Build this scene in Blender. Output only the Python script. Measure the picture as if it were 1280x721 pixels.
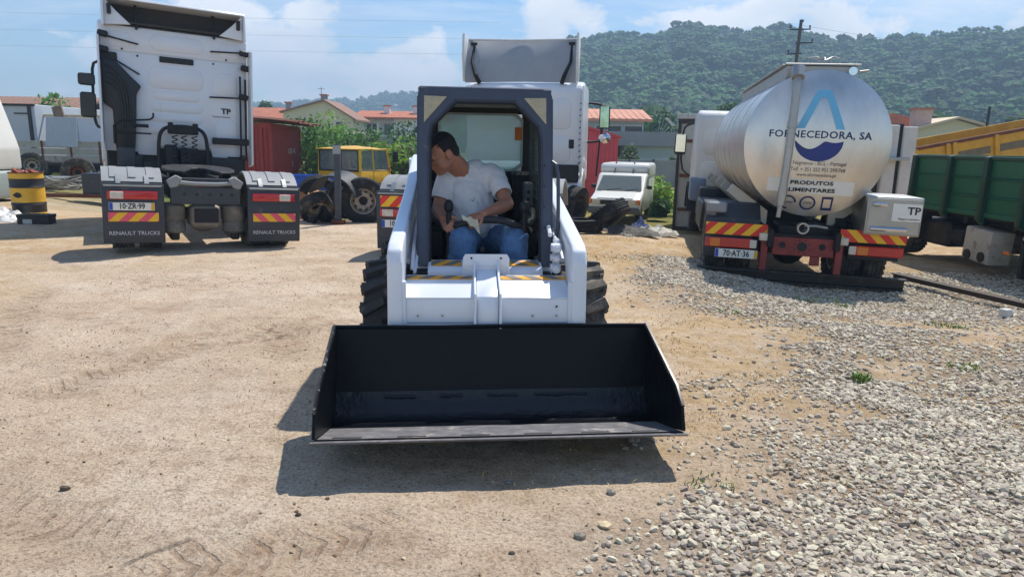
import bpy, bmesh, math, random
import numpy as np
from mathutils import Vector, Matrix, Euler, noise as mn

for o in list(bpy.data.objects): bpy.data.objects.remove(o)
S = bpy.context.scene
C = S.collection
rad = math.radians

# ---------------------------------------------------------------- camera
cam_d = bpy.data.cameras.new('camera')
cam_d.sensor_width = 36; cam_d.lens = 870/1280*36
cam_d.clip_start = .1; cam_d.clip_end = 6000
cam = bpy.data.objects.new('camera', cam_d); C.objects.link(cam)
PITCH, ROLL = rad(11.7), rad(1.0)
fw = Vector((0, math.cos(PITCH), -math.sin(PITCH)))
r0 = Vector((1, 0, 0)); u0 = Vector((0, math.sin(PITCH), math.cos(PITCH)))
rt = r0*math.cos(ROLL)+u0*math.sin(ROLL); up = u0*math.cos(ROLL)-r0*math.sin(ROLL)
m = Matrix((rt, up, -fw)).transposed().to_4x4(); m.translation = (0, 0, 1.57)
cam.matrix_world = m
S.camera = cam
# ---------------------------------------------------------------- light
SUNV = Vector((.36, .50, 1.0)).normalized()
sun_d = bpy.data.lights.new('sun', 'SUN'); sun_d.energy = 4.8; sun_d.angle = rad(.53); sun_d.color = (1, .955, .88)
sun = bpy.data.objects.new('sun', sun_d); C.objects.link(sun)
sun.rotation_euler = SUNV.to_track_quat('Z', 'Y').to_euler()
W = bpy.data.worlds.new('World'); S.world = W; W.use_nodes = True
nt = W.node_tree; nt.nodes.clear()
def N(nt, t, **k):
    n = nt.nodes.new(t)
    for a, b in k.items():
        if a.startswith('i_'): n.inputs[a[2:].replace('_', ' ')].default_value = b
        else: setattr(n, a, b)
    return n
def L(nt, a, b): nt.links.new(a, b)
def ramp(nt, fac, stops):
    r = N(nt, 'ShaderNodeValToRGB'); L(nt, fac, r.inputs[0])
    e = r.color_ramp.elements
    while len(e) < len(stops): e.new(.5)
    for i, (p, c) in enumerate(stops):
        e[i].position = p; e[i].color = c if len(c) == 4 else (*c, 1)
    return r.outputs[0]
def mth(nt, op, a, b=None, clamp=False):
    n = N(nt, 'ShaderNodeMath', operation=op, use_clamp=clamp)
    for i, v in enumerate((a, b)):
        if v is None: continue
        if isinstance(v, (int, float)): n.inputs[i].default_value = v
        else: L(nt, v, n.inputs[i])
    return n.outputs[0]
sky = N(nt, 'ShaderNodeTexSky', sky_type='NISHITA', sun_disc=False, sun_elevation=math.asin(SUNV.z), sun_rotation=math.atan2(SUNV.x, SUNV.y), air_density=1.0, dust_density=.25, ozone_density=2.5)
tc = N(nt, 'ShaderNodeTexCoord')
sep = N(nt, 'ShaderNodeSeparateXYZ'); L(nt, tc.outputs['Generated'], sep.inputs[0])
zc = mth(nt, 'ADD', mth(nt, 'MAXIMUM', sep.outputs[2], 0), .22)
pl = N(nt, 'ShaderNodeCombineXYZ')
L(nt, mth(nt, 'DIVIDE', sep.outputs[0], zc), pl.inputs[0]); L(nt, mth(nt, 'DIVIDE', sep.outputs[1], zc), pl.inputs[1])
# cumulus banks: noise over the sky dome, denser towards the horizon
mp = N(nt, 'ShaderNodeMapping'); L(nt, tc.outputs['Generated'], mp.inputs[0]); mp.inputs['Scale'].default_value = (1, 1, 1.9); mp.inputs['Location'].default_value = (.35, .2, .15)
cn = N(nt, 'ShaderNodeTexNoise', noise_dimensions='3D', i_Scale=9.0, i_Detail=9, i_Roughness=.56, i_Distortion=.15); L(nt, mp.outputs[0], cn.inputs['Vector'])
def bank(az, el, sx, sz, amp):
    """a cloud bank in direction az/el (degrees), size in degrees"""
    d = Vector((math.sin(rad(az))*math.cos(rad(el)), math.cos(rad(az))*math.cos(rad(el)), math.sin(rad(el))))
    q = N(nt, 'ShaderNodeMapping'); L(nt, tc.outputs['Generated'], q.inputs[0]); k = (1/rad(sx), 1/rad(sx), 1/rad(sz)); q.inputs['Scale'].default_value = k; q.inputs['Location'].default_value = (-d.x*k[0], -d.y*k[1], -d.z*k[2])
    ln = N(nt, 'ShaderNodeVectorMath', operation='LENGTH'); L(nt, q.outputs[0], ln.inputs[0])
    return mth(nt, 'MULTIPLY', mth(nt, 'SUBTRACT', 1.0, ln.outputs['Value'], True), amp)
bias = mth(nt, 'MULTIPLY', mth(nt, 'SUBTRACT', .10, sep.outputs[2]), .35)
for args in ((-18, 6.5, 15, 6.5, .24), (-8, 3.2, 12, 4, .22), (-24, 10, 6, 6, .14), (14, 9.5, 16, 3.2, .16), (27, 8.5, 14, 4, .20), (5, 6, 7, 3, .18), (-55, 12, 20, 9, .2), (60, 14, 22, 9, .2), (130, 20, 40, 14, .2), (-140, 22, 40, 16, .2)): bias = mth(nt, 'ADD', bias, bank(*args))
cum = ramp(nt, mth(nt, 'ADD', cn.outputs[0], bias), [(.57, (0, 0, 0)), (.605, (.55, .55, .55)), (.66, (1, 1, 1))])
# thin high cloud, stretched
mp2 = N(nt, 'ShaderNodeMapping'); L(nt, pl.outputs[0], mp2.inputs[0]); mp2.inputs['Scale'].default_value = (.55, 1.25, 1); mp2.inputs['Rotation'].default_value = (0, 0, .3); mp2.inputs['Location'].default_value = (3.1, 1.4, 0)
cn2 = N(nt, 'ShaderNodeTexNoise', i_Scale=1.1, i_Detail=8, i_Roughness=.62, i_Distortion=.4); L(nt, mp2.outputs[0], cn2.inputs['Vector'])
cir = ramp(nt, cn2.outputs[0], [(.50, (0, 0, 0)), (.70, (.8, .8, .8))])
both = mth(nt, 'MAXIMUM', cum, cir)
shade = N(nt, 'ShaderNodeTexNoise', i_Scale=6.0, i_Detail=5); L(nt, mp.outputs[0], shade.inputs['Vector'])
ccol = ramp(nt, shade.outputs[0], [(.35, (8.2, 8.7, 9.4)), (.60, (11, 11, 11.2))])
hs = N(nt, 'ShaderNodeHueSaturation', i_Saturation=1.22, i_Value=1.30); L(nt, sky.outputs[0], hs.inputs['Color'])
mx = N(nt, 'ShaderNodeMix', data_type='RGBA'); L(nt, mth(nt, 'MULTIPLY', both, .9), mx.inputs['Factor'])
L(nt, hs.outputs[0], mx.inputs[6]); L(nt, ccol, mx.inputs[7])
bg = N(nt, 'ShaderNodeBackground', i_Strength=.1); L(nt, mx.outputs[2], bg.inputs[0])
wo = N(nt, 'ShaderNodeOutputWorld'); L(nt, bg.outputs[0], wo.inputs[0])
# ---------------------------------------------------------------- exposure
S.view_settings.view_transform = 'Standard'; S.view_settings.look = 'None'
S.view_settings.exposure = .26; S.view_settings.gamma = 1
S.render.engine = 'CYCLES'

# ---------------------------------------------------------------- materials
def hx(h):
    h = h.lstrip('#'); v = [int(h[i:i+2], 16)/255 for i in (0, 2, 4)]
    return tuple(x/12.92 if x < .04045 else ((x+.055)/1.055)**2.4 for x in v)
MC = {}
def mat(name, col, rough=.5, metal=0., var=.12, scale=4., dirt=None, bump=None, coat=0., island=0., streak=None, trans=None):
    """noise-varied principled surface; dirt=(colour, cover 0..1, scale); bump=(strength, scale); streak=(colour, cover) vertical runs"""
    if name in MC: return MC[name]
    if isinstance(col, str): col = hx(col)
    M = bpy.data.materials.new(name); M.use_nodes = True; t = M.node_tree
    p = t.nodes['Principled BSDF']
    g = N(t, 'ShaderNodeTexCoord'); no = N(t, 'ShaderNodeTexNoise', i_Scale=scale, i_Detail=6, i_Roughness=.6); L(t, g.outputs['Object'], no.inputs['Vector'])
    c = ramp(t, no.outputs[0], [(.3, tuple(x*(1-var) for x in col)), (.7, tuple(min(1, x*(1+var)) for x in col))])
    if island:
        ge = N(t, 'ShaderNodeNewGeometry'); h = N(t, 'ShaderNodeHueSaturation')
        L(t, c, h.inputs['Color'])
        L(t, mth(t, 'ADD', mth(t, 'MULTIPLY', ge.outputs['Random Per Island'], 2*island), 1-island), h.inputs['Value'])
        L(t, mth(t, 'ADD', mth(t, 'MULTIPLY', ge.outputs['Random Per Island'], .05), .475), h.inputs['Hue'])
        c = h.outputs[0]
    rv = None
    if dirt:
        dc, cov, ds = dirt; dc = hx(dc) if isinstance(dc, str) else dc
        n2 = N(t, 'ShaderNodeTexNoise', i_Scale=ds, i_Detail=9, i_Roughness=.68); L(t, g.outputs['Object'], n2.inputs['Vector'])
        a = .72-.45*cov
        f = ramp(t, n2.outputs[0], [(a, (0, 0, 0)), (min(1, a+.16), (1, 1, 1))])
        x = N(t, 'ShaderNodeMix', data_type='RGBA'); L(t, mth(t, 'MULTIPLY', f, .85), x.inputs['Factor']); L(t, c, x.inputs[6]); x.inputs[7].default_value = (*dc, 1)
        c = x.outputs[2]; rv = f
    if streak:
        dc, cov = streak; dc = hx(dc) if isinstance(dc, str) else dc
        mpp = N(t, 'ShaderNodeMapping'); L(t, g.outputs['Object'], mpp.inputs[0]); mpp.inputs['Scale'].default_value = (9, 9, .8)
        n3 = N(t, 'ShaderNodeTexNoise', i_Scale=1.6, i_Detail=5, i_Roughness=.6); L(t, mpp.outputs[0], n3.inputs['Vector'])
        a = .75-.4*cov
        f = ramp(t, n3.outputs[0], [(a, (0, 0, 0)), (min(1, a+.2), (1, 1, 1))])
        x = N(t, 'ShaderNodeMix', data_type='RGBA'); L(t, mth(t, 'MULTIPLY', f, .6), x.inputs['Factor']); L(t, c, x.inputs[6]); x.inputs[7].default_value = (*dc, 1)
        c = x.outputs[2]
    L(t, c, p.inputs['Base Color'])
    p.inputs['Roughness'].default_value = rough; p.inputs['Metallic'].default_value = metal
    if rv is not None:
        L(t, mth(t, 'ADD', mth(t, 'MULTIPLY', rv, .8-rough if rough < .8 else 0), rough, True), p.inputs['Roughness'])
        if metal: L(t, mth(t, 'MULTIPLY', mth(t, 'SUBTRACT', 1, rv), metal), p.inputs['Metallic'])
    if coat: p.inputs['Coat Weight'].default_value = coat; p.inputs['Coat Roughness'].default_value = .15
    if bump:
        n4 = N(t, 'ShaderNodeTexNoise', i_Scale=bump[1], i_Detail=7, i_Roughness=.6); L(t, g.outputs['Object'], n4.inputs['Vector'])
        b = N(t, 'ShaderNodeBump', i_Strength=bump[0], i_Distance=.02); L(t, n4.outputs[0], b.inputs['Height']); L(t, b.outputs[0], p.inputs['Normal'])
    if trans is not None:
        # leaf: let some sun through
        tr = N(t, 'ShaderNodeBsdfTranslucent'); L(t, c, tr.inputs[0]); ms = N(t, 'ShaderNodeMixShader', i_Fac=trans)
        L(t, p.outputs[0], ms.inputs[1]); L(t, tr.outputs[0], ms.inputs[2]); L(t, ms.outputs[0], t.nodes['Material Output'].inputs[0])
    MC[name] = M; return M
def glass(name, tint, body, fac, rough=.06):
    """dusty glass: transparent film over a thin diffuse/glossy body"""
    if name in MC: return MC[name]
    M = bpy.data.materials.new(name); M.use_nodes = True; t = M.node_tree
    p = t.nodes['Principled BSDF']; p.inputs['Base Color'].default_value = (*body, 1); p.inputs['Roughness'].default_value = rough
    g = N(t, 'ShaderNodeTexCoord'); no = N(t, 'ShaderNodeTexNoise', i_Scale=3., i_Detail=6); L(t, g.outputs['Object'], no.inputs['Vector'])
    tb = N(t, 'ShaderNodeBsdfTransparent'); tb.inputs[0].default_value = (*tint, 1)
    ms = N(t, 'ShaderNodeMixShader'); L(t, mth(t, 'ADD', mth(t, 'MULTIPLY', no.outputs[0], .2), fac-.1, True), ms.inputs[0])
    L(t, tb.outputs[0], ms.inputs[1]); L(t, p.outputs[0], ms.inputs[2]); L(t, ms.outputs[0], t.nodes['Material Output'].inputs[0])
    MC[name] = M; return M

WHITE = mat('white_machine_paint', '#dfe3ea', .32, var=.04, scale=2, dirt=('#a09a8e', .16, 9), streak=('#bcb7ae', .20), coat=.3)
SLATE = mat('slate_blue_cab_paint', '#434958', .4, var=.15, scale=6, dirt=('#8b857a', .18, 7))
BLKP = mat('black_bucket_paint', '#06070a', .36, var=.3, scale=8, bump=(.35, 14)); BLKP.node_tree.nodes['Principled BSDF'].inputs['Specular IOR Level'].default_value = .22
WORN = mat('worn_steel_edge', '#858385', .42, .35, .30, 14, dirt=('#b8a794', .34, 7), bump=(.4, 40))
GLOSS = mat('heel_sheen_black', '#070a12', .24, var=.2, scale=10, bump=(.5, 22))  # glossier blue-black, made for the sky sheen on the bucket heel
CHIP = mat('chipped_black_edge', '#0c0d10', .4, var=.3, scale=20, dirt=('#b9b4ab', .36, 34))
BLK = mat('black_plastic', '#141518', .55, var=.2, scale=8, dirt=('#4b453d', .15, 6))
DARK = mat('dark_steel', '#1c1d20', .6, .3, .3, 7, dirt=('#4a3e32', .3, 6))
GREASE = mat('oily_chassis_metal', '#232323', .55, .3, .3, 7, dirt=('#5a4d40', .42, 5))
DGREY = mat('dark_grey_plastic', '#33383f', .5, var=.12, scale=5, dirt=('#6d675c', .25, 5))
MGREY = mat('sun_bleached_grey_plastic', '#8b8d8e', .55, var=.1, scale=4, dirt=('#a79d8c', .35, 5))
RUB = mat('tyre_rubber', '#1d1d1e', .75, var=.2, scale=6, dirt=('#6f6455', .4, 6), bump=(.2, 30))
RUBD = mat('dusty_tyre_rubber', '#3f3d3b', .85, var=.2, scale=5, dirt=('#85796a', .5, 5), bump=(.2, 25))
RIMG = mat('dirty_rim_paint', '#b1a899', .55, .1, .15, 6, dirt=('#6a4b35', .45, 9))
RIMR = mat('rusty_rim', '#7a4a2e', .8, .1, .35, 9, dirt=('#2c1e17', .3, 12))
TWHITE = mat('white_truck_paint', '#dcdfe3', .3, var=.03, scale=1.5, dirt=('#a59f94', .16, 3), streak=('#a9a49a', .22), coat=.35)
TWHITE2 = mat('faded_white_paint', '#cfd0ce', .45, var=.05, scale=2, dirt=('#978f82', .3, 3), streak=('#8b8070', .3))
REDL = mat('red_lamp_lens', '#b8181a', .2, var=.1, scale=12, coat=.5)
CLRL = mat('clear_lamp_lens', '#c9c2b4', .2, var=.15, scale=20, coat=.5)
AMBL = mat('amber_lamp_lens', '#d2701a', .25, var=.1, scale=20, coat=.5)
HRED = mat('reflective_red', '#d8281f', .4, var=.08, scale=9)
HPNK = mat('faded_reflective_red', '#e0536a', .4, var=.1, scale=9)
HYEL = mat('reflective_yellow', '#eeb91c', .4, var=.08, scale=9)
PLATEW = mat('plate_white', '#e6e4dc', .4, var=.04); PBLUE = mat('plate_blue', '#1f48b0', .4, var=.04); PYEL = mat('plate_yellow', '#e0a92c', .4, var=.05)
INK = mat('black_lettering', '#17181c', .5, var=.05); SILV = mat('silver_lettering', '#b9bcc0', .4, var=.05)
CHROME = mat('chrome', '#d5d7da', .12, .95, .05)
GALV = mat('galvanised_steel', '#9a9c9c', .4, .6, .12, 6, dirt=('#6f685e', .25, 6))
RUSTY = mat('rusty_steel', '#6b3f29', .85, .1, .35, 7, dirt=('#35221a', .4, 9), bump=(.3, 30))

# ---------------------------------------------------------------- mesh helpers
class MB:
    def __init__(s): s.bm = bmesh.new()
    def _mark(s): s.n0 = len(s.bm.verts)
    def _xf(s, vs, M):
        for v in vs: v.co = M @ v.co
    def box(s, c, d, rot=None, bev=0., seg=1):
        r = bmesh.ops.create_cube(s.bm, size=1); vs = r['verts']
        for v in vs: v.co = Vector((v.co.x*d[0], v.co.y*d[1], v.co.z*d[2]))
        if bev:
            es = list({e for v in vs for e in v.link_edges})
            rr = bmesh.ops.bevel(s.bm, geom=es, offset=min(bev, min(d)*.45), segments=seg, affect='EDGES', profile=.5)
            vs = list({v for f in rr['faces'] for v in f.verts} | {v for v in vs if v.is_valid})
        M = Matrix.Translation(c)
        if rot: M = M @ Euler(rot).to_matrix().to_4x4()
        s._xf(vs, M); return s
    def bx(s, x0, x1, y0, y1, z0, z1, bev=0., seg=1):
        return s.box(((x0+x1)/2, (y0+y1)/2, (z0+z1)/2), (abs(x1-x0), abs(y1-y0), abs(z1-z0)), None, bev, seg)
    def cyl(s, p0, p1, r, r1=None, n=16):
        p0, p1 = Vector(p0), Vector(p1); d = p1-p0
        k = bmesh.ops.create_cone(s.bm, cap_ends=True, segments=n, radius1=r, radius2=r if r1 is None else r1, depth=d.length)
        s._xf(k['verts'], Matrix.Translation((p0+p1)/2) @ d.to_track_quat('Z', 'Y').to_matrix().to_4x4()); return s
    def sph(s, c, r, n=12, rot=None):
        k = bmesh.ops.create_uvsphere(s.bm, u_segments=n, v_segments=max(6, n//2+1), radius=1)
        r = (r, r, r) if isinstance(r, (int, float)) else r
        M = Matrix.Translation(c)
        if rot: M = M @ Euler(rot).to_matrix().to_4x4()
        s._xf(k['verts'], M @ Matrix.Diagonal((*r, 1))); return s
    def bar(s, p0, p1, w, h, up=(0, 0, 1), bev=0.):
        p0, p1 = Vector(p0), Vector(p1); d = p1-p0; l = d.length; d.normalize()
        x = d.cross(Vector(up)); 
        if x.length < 1e-4: x = d.cross(Vector((1, 0, 0)))
        x.normalize(); z = x.cross(d)
        k = bmesh.ops.create_cube(s.bm, size=1); vs = k['verts']
        for v in vs: v.co = Vector((v.co.x*w, v.co.y*l, v.co.z*h))
        if bev:
            rr = bmesh.ops.bevel(s.bm, geom=list({e for v in vs for e in v.link_edges}), offset=bev, segments=1, affect='EDGES')
            vs = list({v for f in rr['faces'] for v in f.verts} | {v for v in vs if v.is_valid})
        M = Matrix((x, d, z)).transposed().to_4x4(); M.translation = (p0+p1)/2
        s._xf(vs, M); return s
    def tube(s, pts, r, n=8, closed=False, smooth=0):
        P = [Vector(p) for p in pts]
        for _ in range(smooth):
            Q = [P[0]]
            for a, b in zip(P, P[1:]): Q += [a.lerp(b, .25), a.lerp(b, .75)]
            Q.append(P[-1]); P = Q
        m = len(P); R = r if isinstance(r, (list, tuple)) else [r]*m
        if len(R) != m: R = [R[min(len(R)-1, int(i*len(R)/m))] for i in range(m)]
        nrm = None; rings = []
        for i, p in enumerate(P):
            t = (P[(i+1) % m]-P[i-1]) if (closed or 0 < i < m-1) else (P[1]-P[0] if i == 0 else P[-1]-P[-2])
            t.normalize()
            if nrm is None:
                nrm = t.cross(Vector((0, 0, 1)))
                if nrm.length < .1: nrm = t.cross(Vector((1, 0, 0)))
            nrm = (nrm-t*nrm.dot(t)).normalized(); b = t.cross(nrm)
            rings.append([s.bm.verts.new(p+(nrm*math.cos(2*math.pi*k/n)+b*math.sin(2*math.pi*k/n))*R[i]) for k in range(n)])
        for i in range(m if closed else m-1):
            a, b = rings[i], rings[(i+1) % m]
            for k in range(n): s.bm.faces.new((a[k], a[(k+1) % n], b[(k+1) % n], b[k]))
        if not closed: s.bm.faces.new(rings[0][::-1]); s.bm.faces.new(rings[-1])
        return s
    def lathe(s, prof, n=24, M=None, a0=0., a1=2*math.pi):
        """prof: (radius, height) along local z"""
        full = abs(a1-a0-2*math.pi) < 1e-6; st = n if full else n+1
        rings = []
        for r, h in prof:
            if r < 1e-5: v = s.bm.verts.new((0, 0, h)); rings.append([v]*st)
            else: rings.append([s.bm.verts.new((r*math.cos(a0+(a1-a0)*k/n), r*math.sin(a0+(a1-a0)*k/n), h)) for k in range(st)])
        for a, b in zip(rings, rings[1:]):
            for k in range(n):
                q = []
                for v in (a[k], a[(k+1) % st], b[(k+1) % st], b[k]):
                    if v not in q: q.append(v)
                if len(q) > 2:
                    try: s.bm.faces.new(q)
                    except ValueError: pass
        vs = {v for g in rings for v in g}
        if M is not None: s._xf(vs, M)
        return s
    def prism(s, pts, a, b, ax='x', bev=0., seg=1):
        """closed outline pts (2D) extruded from a to b along axis ax"""
        def mk(p, h):
            return {'x': (h, p[0], p[1]), 'y': (p[0], h, p[1]), 'z': (p[0], p[1], h)}[ax]
        A = [s.bm.verts.new(mk(p, a)) for p in pts]; B = [s.bm.verts.new(mk(p, b)) for p in pts]
        fs = [s.bm.faces.new(A), s.bm.faces.new(B[::-1])]
        n = len(pts)
        for i in range(n): fs.append(s.bm.faces.new((A[(i+1) % n], A[i], B[i], B[(i+1) % n])))
        bmesh.ops.recalc_face_normals(s.bm, faces=fs)
        if bev:
            bmesh.ops.bevel(s.bm, geom=list({e for f in fs for e in f.edges}), offset=bev, segments=seg, affect='EDGES', profile=.5)
        return s
    def ringp(s, outer, inner, a, b, ax='y', shear=None):
        """frame: two outlines of equal count, extruded"""
        def mk(p, h):
            hh = h+(shear(p) if shear else 0)
            return {'x': (hh, p[0], p[1]), 'y': (p[0], hh, p[1]), 'z': (p[0], p[1], hh)}[ax]
        v = [[s.bm.verts.new(mk(p, h)) for p in o] for o, h in ((outer, a), (inner, a), (inner, b), (outer, b))]
        n = len(outer); fs = []
        for i in range(n):
            j = (i+1) % n
            for k in range(4): fs.append(s.bm.faces.new((v[k][i], v[k][j], v[(k+1) % 4][j], v[(k+1) % 4][i])))
        bmesh.ops.recalc_face_normals(s.bm, faces=fs); return s
    def grid(s, f, nu, nv, th=0.):
        """f(u,v)->point, u,v in 0..1"""
        V = [[s.bm.verts.new(f(i/nu, j/nv)) for j in range(nv+1)] for i in range(nu+1)]
        fs = [s.bm.faces.new((V[i][j], V[i+1][j], V[i+1][j+1], V[i][j+1])) for i in range(nu) for j in range(nv)]
        if th:
            bmesh.ops.recalc_face_normals(s.bm, faces=fs); bmesh.ops.solidify(s.bm, geom=fs, thickness=th)
        return s
    def poly(s, pts): s.bm.faces.new([s.bm.verts.new(p) for p in pts]); return s
    def build(s, name, m, parent=None, ang=35, **k):
        me = bpy.data.meshes.new(name); s.bm.normal_update(); s.bm.to_mesh(me); s.bm.free()
        if ang:
            me.polygons.foreach_set('use_smooth', [True]*len(me.polygons)); me.set_sharp_from_angle(angle=rad(ang))
        return link(name, me, m, parent, **k)
def link(name, me, m, parent=None, label=None, cat=None, group=None, kind=None):
    o = bpy.data.objects.new(name, me); C.objects.link(o)
    if m and me: me.materials.clear(); me.materials.append(m)
    if parent: o.parent = parent
    if label: o['label'] = label
    if cat: o['category'] = cat
    if group: o['group'] = group
    if kind: o['kind'] = kind
    return o
def thing(name, label, cat, loc=(0, 0, 0), rz=0., group=None, roll=0., pitch=0.):
    o = bpy.data.objects.new(name, None); C.objects.link(o); o.location = loc
    o.rotation_euler = (rad(pitch), rad(roll), rad(rz)); o.empty_display_size = .2
    o['label'] = label; o['category'] = cat
    if group: o['group'] = group
    return o
def copy_tree(o, parent=None):
    c = o.copy(); C.objects.link(c); c.parent = parent
    for ch in list(o.children): copy_tree(ch, c)
    return c
def text(s, size, m, parent, loc, rot=(90, 0, 0), name='lettering', ext=.002, align='CENTER', sx=1., shear=0., warp=None, bold=0., space=1., width=None):
    cu = bpy.data.curves.new('t', 'FONT'); cu.body = s; cu.size = size; cu.extrude = ext; cu.align_x = align; cu.align_y = 'CENTER'; cu.shear = shear; cu.offset = bold; cu.space_character = space; cu.resolution_u = 2
    o = bpy.data.objects.new('t', cu); C.objects.link(o); bpy.context.view_layer.update()
    me = bpy.data.meshes.new_from_object(o.evaluated_get(bpy.context.evaluated_depsgraph_get()))
    bpy.data.objects.remove(o)
    if width:
        xs = [v.co.x for v in me.vertices]; sx = width/(max(xs)-min(xs))
    M = Matrix.Translation(loc) @ Euler([rad(a) for a in rot]).to_matrix().to_4x4() @ Matrix.Diagonal((sx, 1, 1, 1))
    me.transform(M)
    if warp:
        for v in me.vertices: v.co = warp(v.co)
    me.name = name
    return link(name, me, m, parent)
def clip(poly, x0, x1):
    for s, b in ((1, x0), (-1, x1)):
        out = []
        for i, p in enumerate(poly):
            q = poly[(i+1) % len(poly)]; ip = s*(p[0]-b) >= 0; iq = s*(q[0]-b) >= 0
            if ip: out.append(p)
            if ip != iq:
                t = (b-p[0])/(q[0]-p[0]); out.append((b, p[1]+t*(q[1]-p[1])))
        poly = out
        if not poly: return []
    return poly
def hazard(parent, cx, y, z0, z1, w, dirn, ra=HRED, rb=HYEL, sw=.13, bname='hazard_board', axis='y'):
    """striped reflective board facing -y: a backing plate and proud diagonal stripes"""
    b = MB().bx(cx-w/2, cx+w/2, y, y+.012, z0, z1).build(bname, ra, parent)
    h = z1-z0; k = -6
    st = MB(); x = cx-w/2-2*sw
    while x < cx+w/2+2*sw:
        p = [(x, z0), (x+sw, z0), (x+sw+dirn*h, z1), (x+dirn*h, z1)]
        p = clip(p, cx-w/2, cx+w/2)
        if len(p) > 2: st.prism(p, y-.002, y+.001, 'y')
        x += 2*sw
    st.build('yellow_stripes', rb, b, 0)
    return b
def plate(parent, cx, y, z, s, w=.52, h=.11, yel=True):
    p = MB().bx(cx-w/2, cx+w/2, y, y+.012, z-h/2, z+h/2, .004).build('number_plate', PLATEW, parent)
    MB().bx(cx-w/2+.003, cx-w/2+.045, y-.003, y+.002, z-h/2+.004, z+h/2-.004).build('blue_band', PBLUE, p)
    if yel: MB().bx(cx+w/2-.042, cx+w/2-.003, y-.003, y+.002, z-h/2+.004, z+h/2-.004).build('yellow_band', PYEL, p)
    text(s, h*.98, INK, p, (cx, y-.003, z), name='plate_lettering', sx=.8, bold=.002)
    return p
AXY = Matrix.Rotation(rad(90), 4, 'Y')       # lathe axis -> +x
def truck_tyre(parent, c, R=.5, w=.28, rim=RIMG, rub=RUB, M=None, rr=.285, out=1, holes=10, name='wheel', hub=True, empty=False, tread=True):
    """wheel lying on its axis x (local), centre c; out=+1/-1 side the dish faces"""
    T = Matrix.Translation(c) @ (M if M is not None else Matrix.Identity(4)) @ AXY @ (Matrix.Rotation(math.pi, 4, 'X') if out < 0 else Matrix.Identity(4))
    h = w/2
    pr = [(rr, -h*.72), (rr+.03, -h*.86), (R-.12, -h), (R-.05, -h*.97), (R-.015, -h*.82)]
    g = [-.62, -.5, -.22, -.1, .1, .22, .5, .62]
    for i in range(0, 8, 2):
        pr += [(R, h*g[i]-.006), (R-.012, h*g[i]), (R-.012, h*(g[i]+.07)), (R, h*(g[i]+.07)+.006)]
    pr += [(R-.015, h*.82), (R-.05, h*.97), (R-.12, h), (rr+.03, h*.86), (rr, h*.72), (rr, -h*.72)]
    mb = MB().lathe(pr, 40, T)
    if tread:
        for k in range(40):
            a = 2*math.pi*k/40
            for sgn in (-1, 1):
                q = T @ Matrix.Rotation(a, 4, 'Z') @ Matrix.Translation((R-.02, 0, sgn*h*.84))
                r = bmesh.ops.create_cube(mb.bm, size=1)
                mb._xf(r['verts'], q @ Matrix.Diagonal((.03, .042, h*.22, 1)))
    tyre = mb.build('tyre' if not empty else name, rub, parent)
    if empty: return tyre
    mb = MB()
    mb.lathe([(rr+.012, h*.74), (rr-.01, h*.70), (rr-.02, h*.3), (rr-.03, -h*.7), (rr+.0, -h*.74)], 32, T)
    # dish with hand holes
    zc = h*.1 if hub else -h*.1
    mb.lathe([(rr*.62, zc+.03), (rr*.45, zc+.02), (rr*.36, zc+.015), (rr*.33, zc-.03)], 32, T)
    for k in range(holes):
        a = 2*math.pi*k/holes; wd = 2*math.pi/holes*.28
        mb.lathe([(rr*.62, zc+.03), (rr*.80, zc+.005), (rr-.02, zc-.03)], 3, T, a-wd, a+wd)
    mb.lathe([(rr*.80, zc+.004), (rr-.02, zc-.028)], 32, T); mb.lathe([(rr*.66, zc+.024), (rr*.60, zc+.03)], 32, T)
    rm = mb.build('rim', rim, tyre)
    mb = MB()
    for k in range(10):
        a = 2*math.pi*k/10
        p = T @ Vector((rr*.42*math.cos(a), rr*.42*math.sin(a), zc+.01)); q = T @ Vector((rr*.42*math.cos(a), rr*.42*math.sin(a), zc+.045))
        mb.cyl(p, q, .012, n=6)
    mb.build('wheel_nuts', rim, rm)['kind'] = 'stuff'
    mb = MB()
    if hub: mb.cyl(T @ Vector((0, 0, -h*.5)), T @ Vector((0, 0, zc+.08)), rr*.32, rr*.26, 16)
    else: mb.cyl(T @ Vector((0, 0, -h*.8)), T @ Vector((0, 0, -h*.74)), rr-.01, None, 20)
    mb.build('hub', DARK, rm)
    return tyre
# ---------------------------------------------------------------- numeric noise
def _h(ix, iy, seed):
    n = (ix*374761393+iy*668265263+seed*974711) & 0x7fffffff
    n = ((n ^ (n >> 13))*1274126177) & 0x7fffffff
    return ((n ^ (n >> 16)) & 0xffff)/65535.
def vn(x, y, seed=0):
    x = np.asarray(x, float); y = np.asarray(y, float)
    ix = np.floor(x).astype(np.int64); iy = np.floor(y).astype(np.int64); fx = x-ix; fy = y-iy
    fx = fx*fx*(3-2*fx); fy = fy*fy*(3-2*fy)
    a = _h(ix, iy, seed); b = _h(ix+1, iy, seed); c = _h(ix, iy+1, seed); d = _h(ix+1, iy+1, seed)
    return (a+(b-a)*fx)+((c+(d-c)*fx)-(a+(b-a)*fx))*fy
def fbm(x, y, o=4, seed=0):
    t = 0; a = .5; s = 0
    for i in range(o): t = t+a*vn(x*2**i, y*2**i, seed+i*17); s += a; a *= .5
    return t/s
def ss(a, b, x):
    t = np.clip((x-a)/(b-a), 0, 1); return t*t*(3-2*t)
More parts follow.
